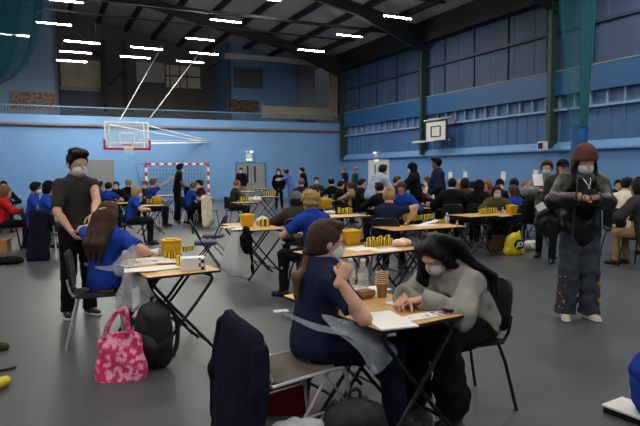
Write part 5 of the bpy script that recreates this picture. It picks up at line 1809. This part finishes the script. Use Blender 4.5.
P('standing person in a black jacket and mask at the grey double doors', 241, 168, 27.0, 180, kind='stand', top='black', topname='jacket', sleeve='long', bot='grey', hair='short', hairc='dark', mask=B_, loose=.03)
P('person in pale blue scrubs standing and gesturing left of the black standing figure', 286, 172, 20.5, 290, kind='stand', top='scrub', topname='scrub_top', sleeve='short', bot='scrub', hair='short', hairc='brown', lean=18, hands=((.12, .50, 1.25), (-.12, .50, 1.2)), tsfix=.93)
P('person in black with dark hair and mask standing behind the scrubs figure', 278.5, 171.5, 23.0, 180, kind='stand', top='black', topname='jacket', sleeve='long', hair='bob', hairc='black', mask=B_, tsfix=.93)
P('standing person in black with dark hair facing left before the blue back wall', 302, 167.5, 23.0, 280, kind='stand', top='black', topname='jumper', sleeve='long', hair='short', hairc='black', mask=B_, loose=.03)
P('standing person in navy with a bare head at the far right corner', 344, 172, 25.0, 300, kind='stand', top='navy', topname='jumper', sleeve='short', hair='buzz', hairc='ginger', tsfix=.96)
P('standing person in black near the right corner column, before a green screen', 356, 172, 25.5, 120, kind='stand', top='teal', topname='jumper', sleeve='long', hair='short', hairc='ginger', tsfix=.95)
# left background
P('person in a red jumper with brown hair seated at the left edge', 6, 186, 11.5, 60, top='red', topname='jumper', sleeve='long', hair='long', hairc='lightbrown', head=(10, 0))
P('masked dark-haired person seated at the left edge beyond the red jumper', 3.5, 181, 15.0, 150, top='black', topname='jacket', sleeve='long', hair='short', hairc='dark', mask=B_)
P('dark-skinned person in a blue tabard seated left of the navy coat, leftmost of two', 35.5, 182.3, 11.6, 70, top='royal', sleeve='short', bot='grey', hair='short', hairc='black', skin='brown', mask=B_, hat=None, head=(10, 0))
P('person in blue with a black beret seated right behind the navy coat', 49, 182.0, 10.8, 60, top='royal', sleeve='short', bot='charcoal', hair='bob', hairc='black', hat='beanie', hatc='black', head=(18, 0))
for (lab, x, y, Y, hd, kw) in (
    ('person in blue with dark hair seated right behind the charcoal figure', 99.5, 181.5, 17.0, 40, dict(top='royal', sleeve='short', hairc='dark')),
    ('back-turned person in blue with dark hair, second from the left in the far left row', 108.5, 182.5, 15.5, 10, dict(top='royal', sleeve='short', hairc='dark')),
    ('masked person in black facing us between the blue sitters at far left', 116, 181.5, 17.5, 175, dict(top='black', topname='jacket', sleeve='long', hairc='dark', mask=B_)),
    ('blond person in black seated back-turned in the far left row', 128.5, 179.5, 18.0, 20, dict(top='black', topname='jacket', sleeve='long', hairc='blond')),
    ('blond person in blue seated in front, leaning to the round bowl desk', 137, 186.3, 12.0, 70, dict(top='royal', sleeve='short', hair='bob', hairc='blond', mask=B_, lean=16)),
    ('masked person in dark clothes facing us left of the goal', 145, 180.8, 18.0, 190, dict(top='charcoal', topname='jacket', sleeve='long', hairc='ginger', mask=B_)),
    ('person in blue with fair hair stretching an arm up by the left goal post', 153.5, 178.8, 16.0, 60, dict(top='royal', sleeve='short', hairc='lightbrown', hands=((.25, .55, 1.35), (-.14, .36, .74)))),
    ('person in blue leaning over a desk inside the goal mouth', 193.5, 182.8, 16.5, 60, dict(top='royal', sleeve='short', hairc='lightbrown', lean=20)),
    ('masked person in maroon facing left inside the goal mouth', 199.5, 180, 17.0, 240, dict(top='maroon', topname='jumper', sleeve='long', hairc='black', mask=B_)),
    ('person in a dark jacket with cropped hair seated below the double doors', 237, 180, 16.0, 60, dict(top='charcoal', topname='jacket', sleeve='long', hair='buzz', hairc='ginger', lean=14)),
    ('person with auburn hair in navy seated back-turned at the far centre', 301.5, 178.5, 16.5, 10, dict(top='navy', sleeve='short', hairc='ginger')),
    ('masked person in dark clothes seated at the far centre, facing us', 316.5, 177, 19.0, 180, dict(top='charcoal', topname='jacket', sleeve='long', hairc='dark', mask=B_)),
    ('person in black with dark hair seated right of the masked far centre sitter', 331, 178.3, 17.0, 320, dict(top='black', topname='jacket', sleeve='long', hairc='black')),
    ('person in a cream top with dark hair seated at the centre behind the grey beanie', 316, 186, 12.5, 60, dict(top='cream', topname='jumper', sleeve='long', hairc='dark')),
    ('person in black seated facing right near the middle of the hall', 341, 181, 16.5, 80, dict(top='black', topname='jacket', sleeve='long', hairc='dark')),
    ('person in pale clothes seated by the right corner, left of the bending shirt', 350, 183, 15.5, 300, dict(top='tan', topname='jumper', sleeve='long', hairc='brown')),
    ('person in a dark coat seated left of the bending figure', 362, 179, 15.0, 100, dict(top='black', topname='coat', sleeve='long', hairc='dark', coat=True, loose=.03)),
    ('person with dark hair in black seated in front of the bending figure', 379, 182.5, 11.8, 330, dict(top='black', topname='jumper', sleeve='long', hairc='dark')),
    ('person in royal blue with brown hair seated below the black hooded figure', 401.5, 182, 11.2, 200, dict(top='royal', topname='jumper', sleeve='long', hair='bob', hairc='brown', lean=18, head=(30, 0))),
    ('person with brown hair in maroon seated behind the royal blue table sitter', 397, 176.5, 15.0, 120, dict(top='maroon', topname='jumper', sleeve='long', hairc='brown')),
    ('masked person in a white top seated between the black coat and the navy figure', 427, 177, 14.5, 250, dict(top='white', topname='jumper', sleeve='long', hair='bob', hairc='brown', mask=B_)),
    ('person in red and dark clothes seated just left of the tall navy figure', 420.5, 184, 13.5, 170, dict(top='maroon', topname='jacket', sleeve='long', hairc='brown')),
    ('person in a big black coat seated back-turned right of the tall navy figure', 452, 178.5, 11.6, 10, dict(top='black', topname='coat', sleeve='long', hairc='black', coat=True, loose=.05)),
    ('fair-haired person seated just right of the big black coat', 460, 180, 13.8, 300, dict(top='cream', topname='jumper', sleeve='long', hairc='blond', hair='bob')),
    ('person in a brown coat with dark hair seated right of the big black coat', 465, 178, 12.0, 20, dict(top='brown', topname='coat', sleeve='long', hairc='dark', hair='bob', coat=True, loose=.04)),
    ('dark-haired person in black seated behind the brown coat', 472.5, 181.5, 14.0, 350, dict(top='black', topname='jacket', sleeve='long', hairc='black')),
    ('person in a black hooded coat seated back-turned left of the ginger-haired sitter', 479.5, 181, 11.6, 30, dict(top='black', topname='coat', sleeve='long', hair=None, hat='hood', hatc='black', coat=True, loose=.05)),
    ('ginger-haired person seated facing left above the olive jumper', 487, 179.8, 13.2, 250, dict(top='rust', topname='jumper', sleeve='long', hairc='ginger', hair='bob')),
    ('masked person in a black beret seated behind the olive jumper', 500, 179.8, 13.5, 180, dict(top='charcoal', topname='jacket', sleeve='long', hairc='black', hat='beanie', hatc='black', mask=B_)),
    ('dark-haired person in black seated behind the royal blue sitter', 514, 179.0, 12.5, 20, dict(top='black', topname='jacket', sleeve='long', hairc='black', hair='curly')),
    ('person with auburn hair seated left of the curly-haired standing person', 525.5, 181.5, 12.8, 330, dict(top='black', topname='jacket', sleeve='long', hairc='ginger', hair='long')),
    ('person in a cream cardigan and dark cap seated right of the puffer jacket', 627, 178, 10.0, 60, dict(top='cream', topname='cardigan', sleeve='long', bot='tan', hairc='black', mask=B_, loose=.03, lean=15)),
    ('person in a dark brown jacket seated at the right edge', 637, 180, 8.8, 330, dict(top='charcoal', topname='jacket', sleeve='long', bot='tan', hairc='black', hair='bob', coat=True, loose=.04, lean=14)),
    ('dark-haired person in black seated behind the cream cardigan', 639, 177, 12.5, 200, dict(top='black', topname='jacket', sleeve='long', hairc='black')),
    ('dark-haired person in navy seated beyond the puffer jacket at far right', 618, 180, 14.0, 190, dict(top='navy', topname='jacket', sleeve='long', hairc='dark')),
):
    P(lab, x, y, Y, hd, **kw)

# ------------------------------------------------------------------ camera, world, view
cam = bpy.data.cameras.new('camera')
cam.sensor_fit = 'HORIZONTAL'
cam.sensor_width = 36
cam.lens = FPX / 640 * 36
cam.clip_end = 200
co = bpy.data.objects.new('camera', cam)
COL.objects.link(co)
co.matrix_world = Matrix(((_R.x, _U.x, -_F.x, CAMP.x), (_R.y, _U.y, -_F.y, CAMP.y), (_R.z, _U.z, -_F.z, CAMP.z), (0, 0, 0, 1)))
SC.camera = co
wd = bpy.data.worlds.new('world')
wd.use_nodes = True
wd.node_tree.nodes['Background'].inputs[0].default_value = (.5, .55, .6, 1)
wd.node_tree.nodes['Background'].inputs[1].default_value = .05
SC.world = wd
SC.view_settings.view_transform = 'Standard'
SC.view_settings.look = 'None'
SC.view_settings.exposure = EXPO
SC.view_settings.gamma = 1
SC.view_settings.use_curve_mapping = False
